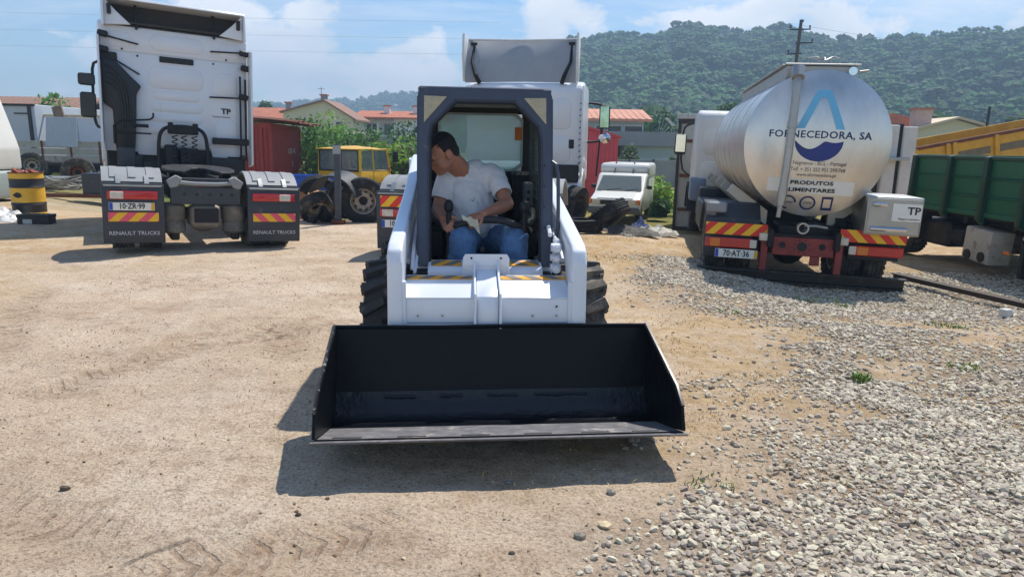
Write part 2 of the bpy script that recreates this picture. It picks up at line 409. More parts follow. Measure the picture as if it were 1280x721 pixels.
def np_mesh(name, V, Fq, m, smooth=False, parent=None, **k):
    """V (n,3), Fq (m,3 or 4)"""
    me = bpy.data.meshes.new(name); nv = len(V); nf, kk = Fq.shape
    me.vertices.add(nv); me.vertices.foreach_set('co', np.asarray(V, np.float32).ravel())
    me.loops.add(nf*kk); me.loops.foreach_set('vertex_index', Fq.astype(np.int32).ravel())
    me.polygons.add(nf); me.polygons.foreach_set('loop_start', np.arange(0, nf*kk, kk, dtype=np.int32))
    me.update(calc_edges=True)
    me.polygons.foreach_set('use_smooth', np.full(nf, bool(smooth)))
    return link(name, me, m, parent, **k)
def scatter(variants, pos, scl, rng, tilt=.5):
    """variants: list of (V,F); pos (n,3); scl (n,) or (n,3) -> joined arrays"""
    Vs, Fs = [], []; off = 0; n = len(pos); pick = rng.integers(0, len(variants), n)
    scl = np.asarray(scl); 
    if scl.ndim == 1: scl = np.repeat(scl[:, None], 3, 1)
    for i, (v, f) in enumerate(variants):
        idx = np.where(pick == i)[0]
        if not len(idx): continue
        a = rng.uniform(0, 2*np.pi, len(idx)); tx = rng.normal(0, tilt, len(idx)); ty = rng.normal(0, tilt, len(idx))
        ca, sa = np.cos(a), np.sin(a); cx, sx = np.cos(tx), np.sin(tx); cy, sy = np.cos(ty), np.sin(ty)
        p = v[None]*scl[idx][:, None, :]
        x, y, z = p[..., 0], p[..., 1], p[..., 2]
        y, z = y*cx[:, None]-z*sx[:, None], y*sx[:, None]+z*cx[:, None]
        x, z = x*cy[:, None]+z*sy[:, None], -x*sy[:, None]+z*cy[:, None]
        x, y = x*ca[:, None]-y*sa[:, None], x*sa[:, None]+y*ca[:, None]
        q = np.stack([x, y, z], -1)+pos[idx][:, None, :]
        Vs.append(q.reshape(-1, 3)); nf = f[None]+(np.arange(len(idx))*len(v))[:, None, None]+off
        Fs.append(nf.reshape(-1, f.shape[1])); off += len(idx)*len(v)
    return np.concatenate(Vs), np.concatenate(Fs)
def ico(sub, seed, rough=.25, flat=1.):
    b = bmesh.new(); bmesh.ops.create_icosphere(b, subdivisions=sub, radius=1)
    rr = random.Random(seed)
    for v in b.verts:
        v.co *= 1+rr.uniform(-rough, rough); v.co.z *= flat
    V = np.array([v.co[:] for v in b.verts]); F = np.array([[v.index for v in f.verts] for f in b.faces]); b.free()
    return V, F

# ================================================================ SETTING: ground
def gravel_mask(x, y):
    xb = np.interp(y, [1.5, 2.3, 3.1, 3.9, 5.1, 6.2, 7.2, 8.5, 12], [.40, .72, 1.2, 1.68, 2.15, 2.25, 1.75, 1.7, 2.5])
    n = fbm(x*1.6, y*1.6, 5, 3)
    g = ss(-.75, .75, x-xb+(n-.5)*1.9)
    patch = ss(.35, .50, fbm(x*.9+3, y*1.5+9, 4, 11))*ss(3.2, 4.1, y)*(1-ss(6.4, 7.4, y))
    g = g*(1-.82*patch)*(.55+.45*ss(.35, .6, fbm(x*2.1+5, y*2.1, 3, 19)))
    return g*(1-ss(9.5, 12, y))
def straw_mask(x, y):
    xb = -.25+.36*(y-2.3)
    n = fbm(x*1.7+8, y*1.7, 4, 23)
    s = ss(-.4, .5, x-xb+(n-.5)*2.2)*ss(3.0, 4.4, y+n)
    far = ss(6.5, 10, y)*ss(-3, .3, x); s = np.maximum(s, ss(3.4, 4.3, y)*ss(1.2, 2, x))
    lf = ss(-4.0, -5.4, x)*ss(.42, .6, fbm(x*.5, y*.9, 3, 5))
    return np.clip(np.maximum(np.maximum(s*.8, far), lf*.8), 0, 1)
def gz(x, y, fine=True):
    x = np.asarray(x, float); y = np.asarray(y, float)
    z = -.75*ss(13.5, 20.5, y)*ss(-13, -8, x)-.26*ss(1.6, 4.2, x)*ss(5.2, 8.6, y)*(1-.5*ss(14, 18, y))
    z = z+.05*(fbm(x*.35, y*.35, 3, 1)-.5)*ss(2, 4, np.hypot(x+.1, y-4))
    if fine:
        nr = 1-ss(9, 14, y)
        z = z+nr*(.040*(fbm(x*2.2, y*2.2, 5, 7)-.5)+.016*(fbm(x*11, y*11, 3, 9)-.5))
        # churned tyre prints left of the loader
        TR = np.zeros_like(x+y); TU = np.zeros_like(TR); TV = np.zeros_like(TR)
        for (ax, ay, bx_, by_, wd, fr) in ((-3.6, 3.6, -1.2, 2.35, .16, 17), (-2.2, 7.4, -1.55, 4.6, .17, 20), (-3.4, 8.2, -2.3, 5.2, .16, 17), (-1.9, 6.2, -3.2, 3.2, .14, 17), (-5.0, 7.5, -3.6, 4.6, .16, 17), (-.75, 8.6, -.95, 5.6, .15, 17), (.9, 2.1, .1, 3.0, .14, 17), (-3.0, 5.0, -.9, 6.4, .15, 17), (-1.6, 2.2, -.2, 2.9, .16, 17)):
            dx, dy = bx_-ax, by_-ay; l = math.hypot(dx, dy); dx /= l; dy /= l
            u = (x-ax)*dx+(y-ay)*dy; v = -(x-ax)*dy+(y-ay)*dx+.12*np.sin(u*1.1)
            w = np.exp(-(v/wd)**4)*ss(0, .5, u)*(1-ss(l-.5, l, u))*ss(.35, .6, fbm(x*1.1, y*1.1, 2, 41))
            pt = np.sin(u*2*np.pi*fr/3.4+np.abs(v)*16)*ss(.01, .05, np.abs(v)); z = z-w*(.010+.006*pt)
            sel = w > TR; TU = np.where(sel, u, TU); TV = np.where(sel, v, TV); TR = np.maximum(TR, w)
        hp = np.exp(-(((x+1.25)/.34)**2+((y-4.25)/.16)**2)); z = z+hp*.035*(.4+fbm(x*9, y*9, 3, 2))
        TR = np.maximum(TR, hp*(.4+fbm(x*9, y*9, 3, 2)))
        gz.tracks = (TR, TU, TV)
        z = z+gravel_mask(x, y)*(.02+.03*(fbm(x*3, y*3, 3, 13)-.3))*nr
    return z
def G(x, y): return float(gz(x, y, True))
def axis_lines(a, b, step, lim0, lim1, gr=1.16):
    mid = list(np.arange(a, b, step)); lo = []; s = step; v = a
    while v > lim0: s *= gr; v -= s; lo.append(max(v, lim0))
    hi = []; s = step; v = mid[-1]
    while v < lim1: s *= gr; v += s; hi.append(min(v, lim1))
    return np.array(lo[::-1]+mid+hi)
gx = axis_lines(-5.0, 6.3, .034, -1500, 1500); gy = axis_lines(1.8, 8.6, .034, -60, 1500, 1.1)
X, Y = np.meshgrid(gx, gy, indexing='ij')
V = np.stack([X, Y, gz(X, Y)], -1).reshape(-1, 3); TRK = [q.copy() for q in gz.tracks]
ny = len(gy); I = np.arange(len(gx)-1)[:, None]*ny+np.arange(ny-1)[None]
F = np.stack([I, I+ny, I+ny+1, I+1], -1).reshape(-1, 4)
gmat = bpy.data.materials.new('sandy_yard'); gmat.use_nodes = True; t = gmat.node_tree; p = t.nodes['Principled BSDF']
tcg = N(t, 'ShaderNodeTexCoord')
def tn(scale, detail=8, rough=.6, **k):
    n = N(t, 'ShaderNodeTexNoise', i_Scale=scale, i_Detail=detail, i_Roughness=rough); L(t, tcg.outputs['Object'], n.inputs['Vector']); return n.outputs[0]
def mixc(f, a, b):
    x = N(t, 'ShaderNodeMix', data_type='RGBA')
    if isinstance(f, float): x.inputs['Factor'].default_value = f
    else: L(t, f, x.inputs['Factor'])
    for i, v in ((6, a), (7, b)):
        if isinstance(v, tuple): x.inputs[i].default_value = (*v, 1)
        else: L(t, v, x.inputs[i])
    return x.outputs[2]
sand = ramp(t, tn(.9, 10, .65), [(.3, hx('#b9a289')), (.5, hx('#ccb79e')), (.72, hx('#dccbb6'))])
spk = ramp(t, tn(60, 4, .7), [(.36, (0.42, .37, .32)), (.5, (1, 1, 1)), (.66, (1.16, 1.16, 1.18))])
mm = N(t, 'ShaderNodeMix', data_type='RGBA', blend_type='MULTIPLY'); mm.inputs['Factor'].default_value = .75; L(t, sand, mm.inputs[6]); L(t, spk, mm.inputs[7]); sand = mm.outputs[2]
brown = ramp(t, tn(1.6, 9, .7), [(.52, (0, 0, 0)), (.68, (1, 1, 1))])
sand = mixc(mth(t, 'MULTIPLY', brown, .45), sand, hx('#9a7a5e'))
grey = ramp(t, tn(.55, 7, .7), [(.50, (0, 0, 0)), (.64, (1, 1, 1))])
sand = mixc(mth(t, 'MULTIPLY', grey, .40), sand, hx('#ab9a87'))
fine = ramp(t, tn(7, 10, .8), [(.50, (0, 0, 0)), (.60, (1, 1, 1))])
sand = mixc(mth(t, 'MULTIPLY', mth(t, 'MULTIPLY', fine, ramp(t, tn(1.1, 4), [(.4, (.15,)*3), (.62, (1, 1, 1))])), .55), sand, hx('#846850'))
atk = N(t, 'ShaderNodeAttribute', attribute_name='disturbed')
au = N(t, 'ShaderNodeAttribute', attribute_name='track_u'); av = N(t, 'ShaderNodeAttribute', attribute_name='track_v')
ph = mth(t, 'ADD', mth(t, 'MULTIPLY', au.outputs['Fac'], 68.0), mth(t, 'ADD', mth(t, 'MULTIPLY', mth(t, 'ABSOLUTE', av.outputs['Fac']), 38.0), mth(t, 'MULTIPLY', tn(6, 4), 5.0)))
lug = mth(t, 'MULTIPLY', ramp(t, mth(t, 'SINE', ph), [(.35, (0, 0, 0)), (.75, (1, 1, 1))]), mth(t, 'MULTIPLY', atk.outputs['Fac'], ramp(t, tn(3.5, 6, .7), [(.38, (0, 0, 0)), (.55, (1, 1, 1))])))
sand = mixc(mth(t, 'ADD', mth(t, 'MULTIPLY', lug, .30), mth(t, 'MULTIPLY', atk.outputs['Fac'], .20)), sand, hx('#866a50'))  # churned soil tone, plus relief shade of the lug prints put into colour
peb = N(t, 'ShaderNodeTexVoronoi', i_Scale=34., i_Randomness=1.); L(t, tcg.outputs['Object'], peb.inputs['Vector'])
pebm = mth(t, 'MULTIPLY', ramp(t, peb.outputs['Distance'], [(.18, (1, 1, 1)), (.26, (0, 0, 0))]), ramp(t, tn(2.2, 3), [(.5, (0, 0, 0)), (.62, (1, 1, 1))]))
sand = mixc(mth(t, 'MULTIPLY', pebm, .45), sand, hx('#cdc3b4'))
atg = N(t, 'ShaderNodeAttribute', attribute_name='gravel'); ats = N(t, 'ShaderNodeAttribute', attribute_name='straw')
strw = ramp(t, tn(9, 9, .75), [(.3, hx('#7b5c38')), (.5, hx('#b59667')), (.7, hx('#d0b78c'))])
strf = mth(t, 'MULTIPLY', ats.outputs['Fac'], ramp(t, tn(3.0, 8, .7), [(.36, (0, 0, 0)), (.56, (1, 1, 1))]))
col = mixc(mth(t, 'MULTIPLY', strf, .85), sand, strw)
gv = N(t, 'ShaderNodeTexVoronoi', i_Scale=22.); L(t, tcg.outputs['Object'], gv.inputs['Vector'])
gcol = ramp(t, gv.outputs['Color'], [(.1, hx('#6b6459')), (.5, hx('#9c9282')), (.9, hx('#c0b5a1'))])
ged = ramp(t, gv.outputs['Distance'], [(.3, (1, 1, 1)), (.55, (.35, .33, .3))])
mg = N(t, 'ShaderNodeMix', data_type='RGBA', blend_type='MULTIPLY'); mg.inputs['Factor'].default_value = 1.; L(t, gcol, mg.inputs[6]); L(t, ged, mg.inputs[7])
col = mixc(mth(t, 'MULTIPLY', atg.outputs['Fac'], .85), col, mg.outputs[2])
# beyond the yard: dry grass
sp = N(t, 'ShaderNodeSeparateXYZ'); L(t, tcg.outputs['Object'], sp.inputs[0])
fg = ramp(t, mth(t, 'DIVIDE', sp.outputs[1], 60., True), [(.26, (0, 0, 0)), (.36, (1, 1, 1))])
grs = ramp(t, tn(.35, 8, .7), [(.35, hx('#5c6630')), (.6, hx('#8d8048'))])
col = mixc(fg, col, grs)
L(t, col, p.inputs['Base Color']); p.inputs['Roughness'].default_value = .95; p.inputs['Specular IOR Level'].default_value = .15
hsum = mth(t, 'SUBTRACT', mth(t, 'ADD', mth(t, 'MULTIPLY', tn(18, 9, .7), .8), mth(t, 'MULTIPLY', tn(90, 5, .7), .35)), mth(t, 'MULTIPLY', lug, .26))
bp = N(t, 'ShaderNodeBump', i_Strength=1.0, i_Distance=.034); L(t, hsum, bp.inputs['Height']); L(t, bp.outputs[0], p.inputs['Normal'])
ground = np_mesh('ground', V, F, gmat, smooth=True, kind='structure', label='dusty sand and gravel yard')
for nm, fn in (('gravel', gravel_mask), ('straw', straw_mask)):
    a = ground.data.attributes.new(nm, 'FLOAT', 'POINT'); a.data.foreach_set('value', fn(X, Y).astype(np.float32).ravel())
for nm, q in zip(('disturbed', 'track_u', 'track_v'), TRK): a = ground.data.attributes.new(nm, 'FLOAT', 'POINT'); a.data.foreach_set('value', q.astype(np.float32).ravel())

# gravel: crushed stones lying on the ground
rng = np.random.default_rng(5)
stones = [ico(1, i, .22, .62) for i in range(10)]
stones = []
for i in range(12):
    v, f = ico(1, i, .0, 1.)
    r = np.random.default_rng(i); v = v[:12]*0 if False else v
    # cut an icosahedron-like lump with random planes for a crushed look
    for _ in range(7):
        n = r.normal(size=3); n /= np.linalg.norm(n); d = r.uniform(.55, .85); k = v@n
        v = v-np.outer(np.maximum(k-d, 0), n)
    v = v*np.array([1, r.uniform(.6, .9), r.uniform(.45, .7)])
    stones.append((v, f))
stones20 = []
b_ = bmesh.new(); bmesh.ops.create_icosphere(b_, subdivisions=1, radius=1); IV = np.array([v.co[:] for v in b_.verts]); IF = np.array([[v.index for v in f.verts] for f in b_.faces]); b_.free()
for i in range(16):
    r = np.random.default_rng(50+i); v = IV*(1+r.uniform(-.28, .22, (len(IV), 1)))*np.array([1, r.uniform(.55, .9), r.uniform(.4, .65)])
    stones20.append((v, IF))
def scatter_stones(name, n, x0, x1, y0, y1, dens, smin, smax, m, bank, seed, kind='stuff', **k):
    r = np.random.default_rng(seed)
    x = r.uniform(x0, x1, n); y = r.uniform(y0, y1, n); keep = r.uniform(size=n) < dens(x, y)
    x, y = x[keep], y[keep]
    s = smin+(smax-smin)*r.beta(1.3, 3.2, len(x))
    z = gz(x, y)+s*.17
    V, F = scatter(bank, np.stack([x, y, z], -1), s, r, .35)
    print(name, len(x), 'stones')
    return np_mesh(name, V, F, m, kind=kind, **k)
GRAV = mat('crushed_stone', '#b9ad9a', .9, var=.2, scale=12, island=.32, dirt=('#97815f', .3, 1.0), bump=(.3, 60))
scatter_stones('gravel', 34000, -.1, 3.6, 1.9, 4.6, lambda x, y: np.minimum(1, 1.25*gravel_mask(x, y)**1.15)*(x < .9*y), .008, .035, GRAV, stones20, 1, label='loose grey crushed stone spread over the right of the yard', cat='gravel')
scatter_stones('gravel', 56000, .6, 8.5, 4.6, 10.5, lambda x, y: np.minimum(1, 1.2*gravel_mask(x, y)**1.2)*(x < .85*y), .011, .038, GRAV, stones20, 2, label='grey crushed stone lying further back towards the tanker', cat='gravel')
scatter_stones('pebbles', 9000, -4.5, 3.5, 1.8, 8, lambda x, y: (.25+.75*ss(.45, .65, fbm(x*1.2, y*1.2, 3, 77)))*(.25+.75*ss(-1.5, 1, x-.1*y)), .004, .014, mat('pebble_stone', '#a08f78', .9, var=.3, island=.4), stones20, 3, label='small pebbles scattered over the sand', cat='pebbles')
scatter_stones('clods', 1500, -4.5, 2.5, 1.8, 9, lambda x, y: (.15+.85*ss(.5, .68, fbm(x*1.5, y*1.5, 3, 78)))*(1-.8*gravel_mask(x, y)), .004, .017, mat('brown_clod', '#6e5740', .95, var=.3, island=.3), stones20, 6, label='small brown clods and crumbs of earth on the sand', cat='earth clods')
for i, (x, y, s, c, lb) in enumerate(((.404, 2.657, .030, '#c9b592', 'pale cream stone lying on the sand in front of the bucket'),
        (.292, 2.575, .026, '#8d8577', 'grey-brown stone just left of the pale cream stone'),
        (.018, 2.454, .014, '#4a443d', 'dark stone at the bottom of the picture below the bucket'),
        (-2.011, 2.902, .022, '#5c5042', 'largest dark clod on the sand at lower left'),
        (-1.29, 5.6, .02, '#3b332b', 'small dark clod on the sand midway to the white tractor unit'),
        (-.001, 3.05, .022, '#7f7a72', 'small stone in the shade below the bucket lip'),
        (-.9, 2.72, .014, '#3f382f', 'tiny dark clod left of the bucket shadow'),
        (.47, 2.95, .022, '#8e877b', 'grey stone in the shade at the right end of the bucket'))):
    o = np_mesh('stone', stones[i][0]*s*1.25, stones[i][1], mat('stone_'+c[1:], c, .9, var=.2, scale=30, bump=(.4, 60)), label=lb, cat='stone')
    o.location = (x, y, G(x, y)+s*.3)
# dry straw and weeds
def blades(name, n, xy, h, m, seed, lean=.8, wd=.0018, **k):
    r = np.random.default_rng(seed); x, y = xy(r, n); n = len(x)
    z = gz(x, y); a = r.uniform(0, 2*np.pi, n); hh = r.uniform(.35, 1, n)*h; ln = r.uniform(.2, 1, n)*lean*hh
    dx, dy = np.cos(a), np.sin(a); w = wd*(1+y*.12)
    P = np.stack([x, y, z], -1); side = np.stack([-dy*w, dx*w, 0*dx], -1)
    mid = P+np.stack([dx*ln*.4, dy*ln*.4, hh*.65], -1); tip = P+np.stack([dx*ln, dy*ln, hh*.9], -1)
    V = np.stack([P-side, P+side, mid+side*.8, mid-side*.8, tip], 1).reshape(-1, 3); b = np.arange(n)[:, None]*5
    F = np.concatenate([b+np.array([0, 1, 2]), b+np.array([0, 2, 3]), b+np.array([3, 2, 4])])
    return np_mesh(name, V, F, m, kind='stuff', **k)
def xy_litter(r, n):
    x = r.uniform(-4.5, 3, n); y = r.uniform(2.0, 8, n); kp = r.uniform(size=n) < ss(.52, .7, fbm(x*1.9, y*1.9, 3, 33)); return x[kp], y[kp]
blades('dry_litter', 3500, xy_litter, .018, mat('dry_litter_brown', '#6b5638', .9, var=.3, island=.3), 18, 2.2, label='sparse dry stalks and leaf litter on the sand', cat='dry litter')
def xy_straw(r, n):
    x = r.uniform(-4.5, 6, n); y = r.uniform(2.2, 12.5, n); q = straw_mask(x, y)*ss(.45, .62, fbm(x*2.6, y*2.6, 3, 31)); kp = r.uniform(size=n) < q*(x > -.5-.1*y)
    return x[kp], y[kp]
blades('dry_grass', 60000, xy_straw, .028, mat('straw', '#c9a468', .9, var=.25, island=.3), 8, 1.6, label='flattened dry straw grass between the sand and gravel', cat='dry grass')
def weed(x, y, rr, n, h, lb, sd):
    def f(r, k): a = r.uniform(0, 6.28, k); q = rr*np.sqrt(r.uniform(0, 1, k)); return x+q*np.cos(a), y+q*np.sin(a)
    o = blades('weed', n, f, h, mat('green_weed', '#6f8a35', .8, var=.25, island=.3), sd, 1.1, .0026, label=lb, cat='weed'); return o
weed(2.415, 4.586, .06, 130, .07, 'green weed tuft growing alone in the middle of the gravel', 1)
weed(3.367, 4.95, .12, 90, .035, 'low green weed patch at the right of the gravel', 2)
weed(4.2, 6.5, .2, 110, .045, 'larger weed patch near the broken concrete block', 3)
weed(.95, 3.05, .12, 45, .03, 'sparse green weed at the right end of the bucket shadow', 4)
weed(2.1, 6.6, .12, 50, .035, 'thin weed at the left edge of the gravel', 5)
weed(3.6, 7.75, .30, 60, .10, 'tall thin weed stems growing under the tanker bumper', 6)
# ================================================================ SKID-STEER LOADER
SK = thing('skid_steer_loader', 'white compact loader with open blue-grey cab and wide black bucket held off the ground', 'loader', (-.19, 4.59, 0), 4.3)
W1 = WHITE
# bucket -------------------------------------------------------
BP = [(-1.53, .215), (-1.25, .135), (-1.06, .083), (-.985, .085), (-.93, .115), (-.895, .165), (-.875, .24), (-.83, .42), (-.795, .555)]
def inset(P, d):
    out = []
    for i, p in enumerate(P):
        a = P[max(0, i-1)]; b = P[min(len(P)-1, i+1)]; t = Vector((b[0]-a[0], b[1]-a[1])).normalized()
        out.append((p[0]+t.y*d, p[1]-t.x*d))
    return out
bk = MB().prism(BP+inset(BP, .014)[::-1], -.876, .876, 'x').build('bucket', BLKP, SK)
ed = MB().prism([(-1.575, .222), (-1.36, .166), (-1.36, .150), (-1.56, .205)], -.892, .892, 'x', .003).build('cutting_edge', WORN, bk)
arc = [(-1.135, .1048), (-1.09, .0935), (-1.05, .0875), (-1.01, .088), (-.975, .096), (-.945, .112), (-.922, .134), (-.905, .160), (-.893, .190), (-.886, .215)]
MB().grid(lambda u, v: (-.868+1.736*u, arc[round(v*9)][0]-.004, arc[round(v*9)][1]+.0035), 30, 9).build('heel_sheen_sheet', GLOSS, bk, 80)  # thin sheet added over the heel curve to carry the sky sheen
def fl(y): return (.215-.2857*(y+1.53) if y < -1.25 else .135-.2737*(y+1.25))+.0035
wf = MB().grid(lambda u, v: (-.864+1.728*u, -1.525+(.40+.018*math.sin(u*9)+.012*math.sin(u*31))*v, fl(-1.525+(.40+.018*math.sin(u*9)+.012*math.sin(u*31))*v)), 40, 6).build('worn_floor', WORN, bk)
for i, x in enumerate((-.73, -.43, -.13, .17, .45, .70)):
    MB().box((x, -1.498, .2105), (.135, .020, .004), (-.278, 0, 0), .0015).build('bolt_slot', BLK, bk)
for x, w in ((-.52, .17), (-.24, .13), (.05, .17), (.38, .30)):
    mb = MB(); r = random.Random(int(x*100))
    mb.tube([(x-w/2+w*k/9, -.902+.003*r.random(), .187+.002*math.sin(k*1.3)+.003*r.random()) for k in range(10)], [.007+.005*r.random() for _ in range(10)], 6)
    mb.build('weld_bead', mat('weld_bead_black', '#15171c', .28, var=.2), bk)
sp_ = [(-.795, .565), (-.835, .575), (-1.40, .395), (-1.50, .33), (-1.545, .225), (-1.30, .148), (-1.06, .08), (-.985, .082), (-.93, .11), (-.892, .162), (-.872, .24)]
for s in (-1, 1):
    MB().prism(sp_, s*.868, s*.884, 'x', .003).build('side_plate', BLKP, bk)
    MB().tube([(s*.876, -.815, .575), (s*.876, -1.40, .402), (s*.876, -1.50, .335)], .011, 6).build('side_rib', CHIP, bk)
MB().tube([(-.87, -.800, .567), (-.3, -.800, .563), (.3, -.80, .567), (.87, -.80, .563)], .012, 6).build('top_lip', BLKP, bk)
bk.location = (.010, .05, -.012); bk.rotation_euler = (0, 0, rad(1.5)); bk.scale = (1.012, 1, 1)
MB().prism([(-.78, .50), (-.70, .52), (-.70, .16), (-.86, .14)], -.45, .45, 'x', .004).build('attachment_plate', WHITE, bk)
# arms ---------------------------------------------------------
arm = [(-.70, .20), (-.715, .60), (-.695, .905), (-.665, .975), (-.60, 1.01), (.55, 1.225), (1.45, 1.46), (1.6, 1.47), (1.66, 1.38), (1.55, 1.25), (.6, 1.07), (-.30, .90), (-.42, .84), (-.48, .74), (-.50, .45), (-.50, .20)]
for s in (-1, 1):
    a = MB().prism(arm, s*.482, s*.570, 'x', .016, 3).build('lift_arm', W1, SK)
    mb = MB()
    for y, z, r in ((-.36, .95, .026), (-.34, .885, .022), (-.35, .82, .028)):
        if s > 0: mb.cyl((.40, y, z), (.462, y, z), r, n=14); mb.cyl((.432, y-.02, z), (.432, y-.06, z), r*.9, n=14); mb.cyl((.432, y-.06, z), (.432, y-.08, z), r*.6, n=8)
    if s > 0:
        mb.box((.44, -.30, .89), (.04, .05, .22), None, .01); mb.tube([(.40, -.30, 1.02), (.41, -.1, 1.07), (.43, .4, 1.12), (.43, .9, 1.2)], .014, 8, smooth=2); mb.tube([(.44, -.30, .98), (.45, -.1, 1.0), (.46, .4, 1.05), (.45, .9, 1.15)], .012, 8, smooth=2)
        mb.build('hydraulic_coupler', W1, a)
    else:
        mb.tube([(-.455, -.30, .80), (-.45, -.1, .98), (-.45, .5, 1.14), (-.45, 1.2, 1.3)], .012, 8, smooth=2); mb.tube([(-.44, -.32, .78), (-.425, -.1, .92), (-.425, .5, 1.08), (-.43, 1.2, 1.24)], .010, 8, smooth=2)
        mb.build('hydraulic_pipe', W1, a)
    # lift cylinder and rear link
    mb = MB().cyl((s*.52, -.05, .80), (s*.52, .85, 1.02), .035, n=14).cyl((s*.52, .85, 1.02), (s*.52, 1.35, 1.14), .02, n=10); mb.build('lift_cylinder', W1, SK)
    MB().prism([(1.25, .7), (1.75, .7), (1.80, 1.35), (1.62, 1.50), (1.42, 1.40)], s*.44, s*.50, 'x', .01).build('rear_upright', W1, SK)
    MB().cyl((s*.43, 1.58, 1.40), (s*.60, 1.58, 1.40), .04, n=14).build('pivot_pin', W1, a)
# cross member --------------------------------------------------
cm = MB().prism([(-.42, .789), (-.50, .772), (-.685, .700), (-.692, .56), (-.66, .535), (-.42, .50)], -.481, .481, 'x', .006, 2).build('cross_member', W1, SK)
def tape(par, x0, x1, y0, y1, z, dr, sl=.21):
    def tl(mb):
        for v in mb.bm.verts: v.co.z += (v.co.y-y0)*sl
        return mb
    b = tl(MB().bx(x0, x1, y0, y1, z, z+.004)).build('hazard_tape', mat('tape_yellow', '#f0a62a', .5, var=.12, scale=14), par)
    st = MB(); x = x0-.05
    while x < x1:
        q = clip([(x, y0), (x+.06, y0), (x+.06+dr*(y1-y0)*1.1, y1), (x+dr*(y1-y0)*1.1, y1)], x0, x1)
        if len(q) > 2: st.prism(q, z+.0035, z+.0055, 'z')
        x += .12
    tl(st).build('grey_stripes', mat('tape_grey', '#77736e', .6, var=.1), b, 0)
tape(cm, -.479, -.085, -.498, -.450, .7735, 1); tape(cm, .085, .479, -.498, -.450, .7735, -1)
mb = MB().prism([(-.30, .60), (-.33, .60), (-.33, .5), (-.30, .5)], -.1, .1, 'x')
mb.ringp([(-.142, .50), (-.142, .885), (-.128, .91), (.128, .91), (.142, .885), (.142, .50)], [(-.135, .51), (-.135, .83), (-.12, .84), (.12, .84), (.135, .83), (.135, .51)], -.392, -.380)
mb.bx(-.14, .14, -.384, -.376, .50, .84); br = mb.build('centre_bracket', W1, SK)
for s in (-1, 1):
    MB().prism([(-.38, .890), (-.46, .81), (-.62, .765), (-.735, .735), (-.75, .45), (-.70, .25), (-.40, .25)], s*.072-.007, s*.072+.007, 'x', .003).build('bracket_lug', W1, br)
    MB().cyl((s*.072-.016, -.60, .62), (s*.072+.016, -.60, .62), .03, n=12).build('lug_pin', W1, br)
MB().prism([(-.38, .815), (-.52, .775), (-.71, .715), (-.72, .50), (-.60, .40), (-.40, .40)], -.062, .062, 'x', .004).build('centre_web', W1, br)
for x in (-.09, .09): MB().cyl((x, -.386, .886), (x, -.396, .886), .007, n=8).build('bracket_bolt', BLK, br)
for x in (-.40, -.26, .26, .40): MB().cyl((x, -.693, .60), (x, -.699, .60), .007, n=8).build('bolt', GALV, cm)
MB().bx(.395, .405, -.6945, -.690, .648, .66).build('grease_hole', BLK, cm)
MB().tube([(-.478, -.690, .545), (.478, -.690, .545)], .006, 6).build('bottom_seam', W1, cm); MB().tube([(-.478, -.686, .702), (-.08, -.686, .702)], .004, 6).build('bend_seam', W1, cm); MB().tube([(.08, -.686, .702), (.478, -.686, .702)], .004, 6).build('bend_seam', W1, cm)
for s in (-1, 1):
    MB().bx(s*.477-.012, s*.477+.012, -.70, -.66, .50, .80, .004).build('gusset', W1, cm)
    MB().cyl((s*.573, -.62, .42), (s*.590, -.62, .42), .04, n=16).build('pivot_cap', W1, cm); MB().cyl((s*.573, -.60, .92), (s*.582, -.60, .92), .018, n=10).build('arm_bolt', GALV, cm)
# threshold, footwell and body ----------------------------------
th_ = MB().prism([(-.30, .70), (-.30, .79), (-.265, .812), (-.17, .84), (-.17, .70)], -.36, .36, 'x', .004).build('cab_threshold', W1, SK)
tape(th_, -.34, -.15, -.262, -.19, .8145, 1, .28); tape(th_, .15, .34, -.262, -.19, .8145, -1, .28)
MB().bx(-.445, -.345, -.27, -.10, .66, .78, .01).build('rubber_block', BLK, SK)
MB().bx(.345, .43, -.26, -.12, .66, .765, .01).build('rubber_block', BLK, SK)
mb = MB().bx(-.44, .44, -.18, 1.9, .22, .40, .01).bx(-.44, -.36, -.16, 1.85, .40, .80, .01).bx(.36, .44, -.16, 1.85, .40, .80, .01)
mb.bx(-.44, .44, 1.12, 1.9, .40, 1.42, .03); mb.build('body', W1, SK)
MB().bx(-.30, .30, -.35, -.25, .30, .50, .01).build('front_panel', W1, SK)
MB().prism([(-.60, .52), (-.52, .53), (-.50, .30), (-.60, .28)], -.30, .30, 'x', .006).build('quick_coupler', W1, SK)
for s in (-1, 1):
    MB().cyl((s*.25, -.20, .42), (s*.25, -.60, .34), .032, n=12).build('tilt_cylinder', DARK, SK)
    MB().bx(s*.36, s*.52, -.25, 1.6, .25, .60, .02).build('chain_case', DARK, SK)
MB().bx(-.34, .34, -.16, .9, .40, .42).build('floor_plate', DARK, SK)
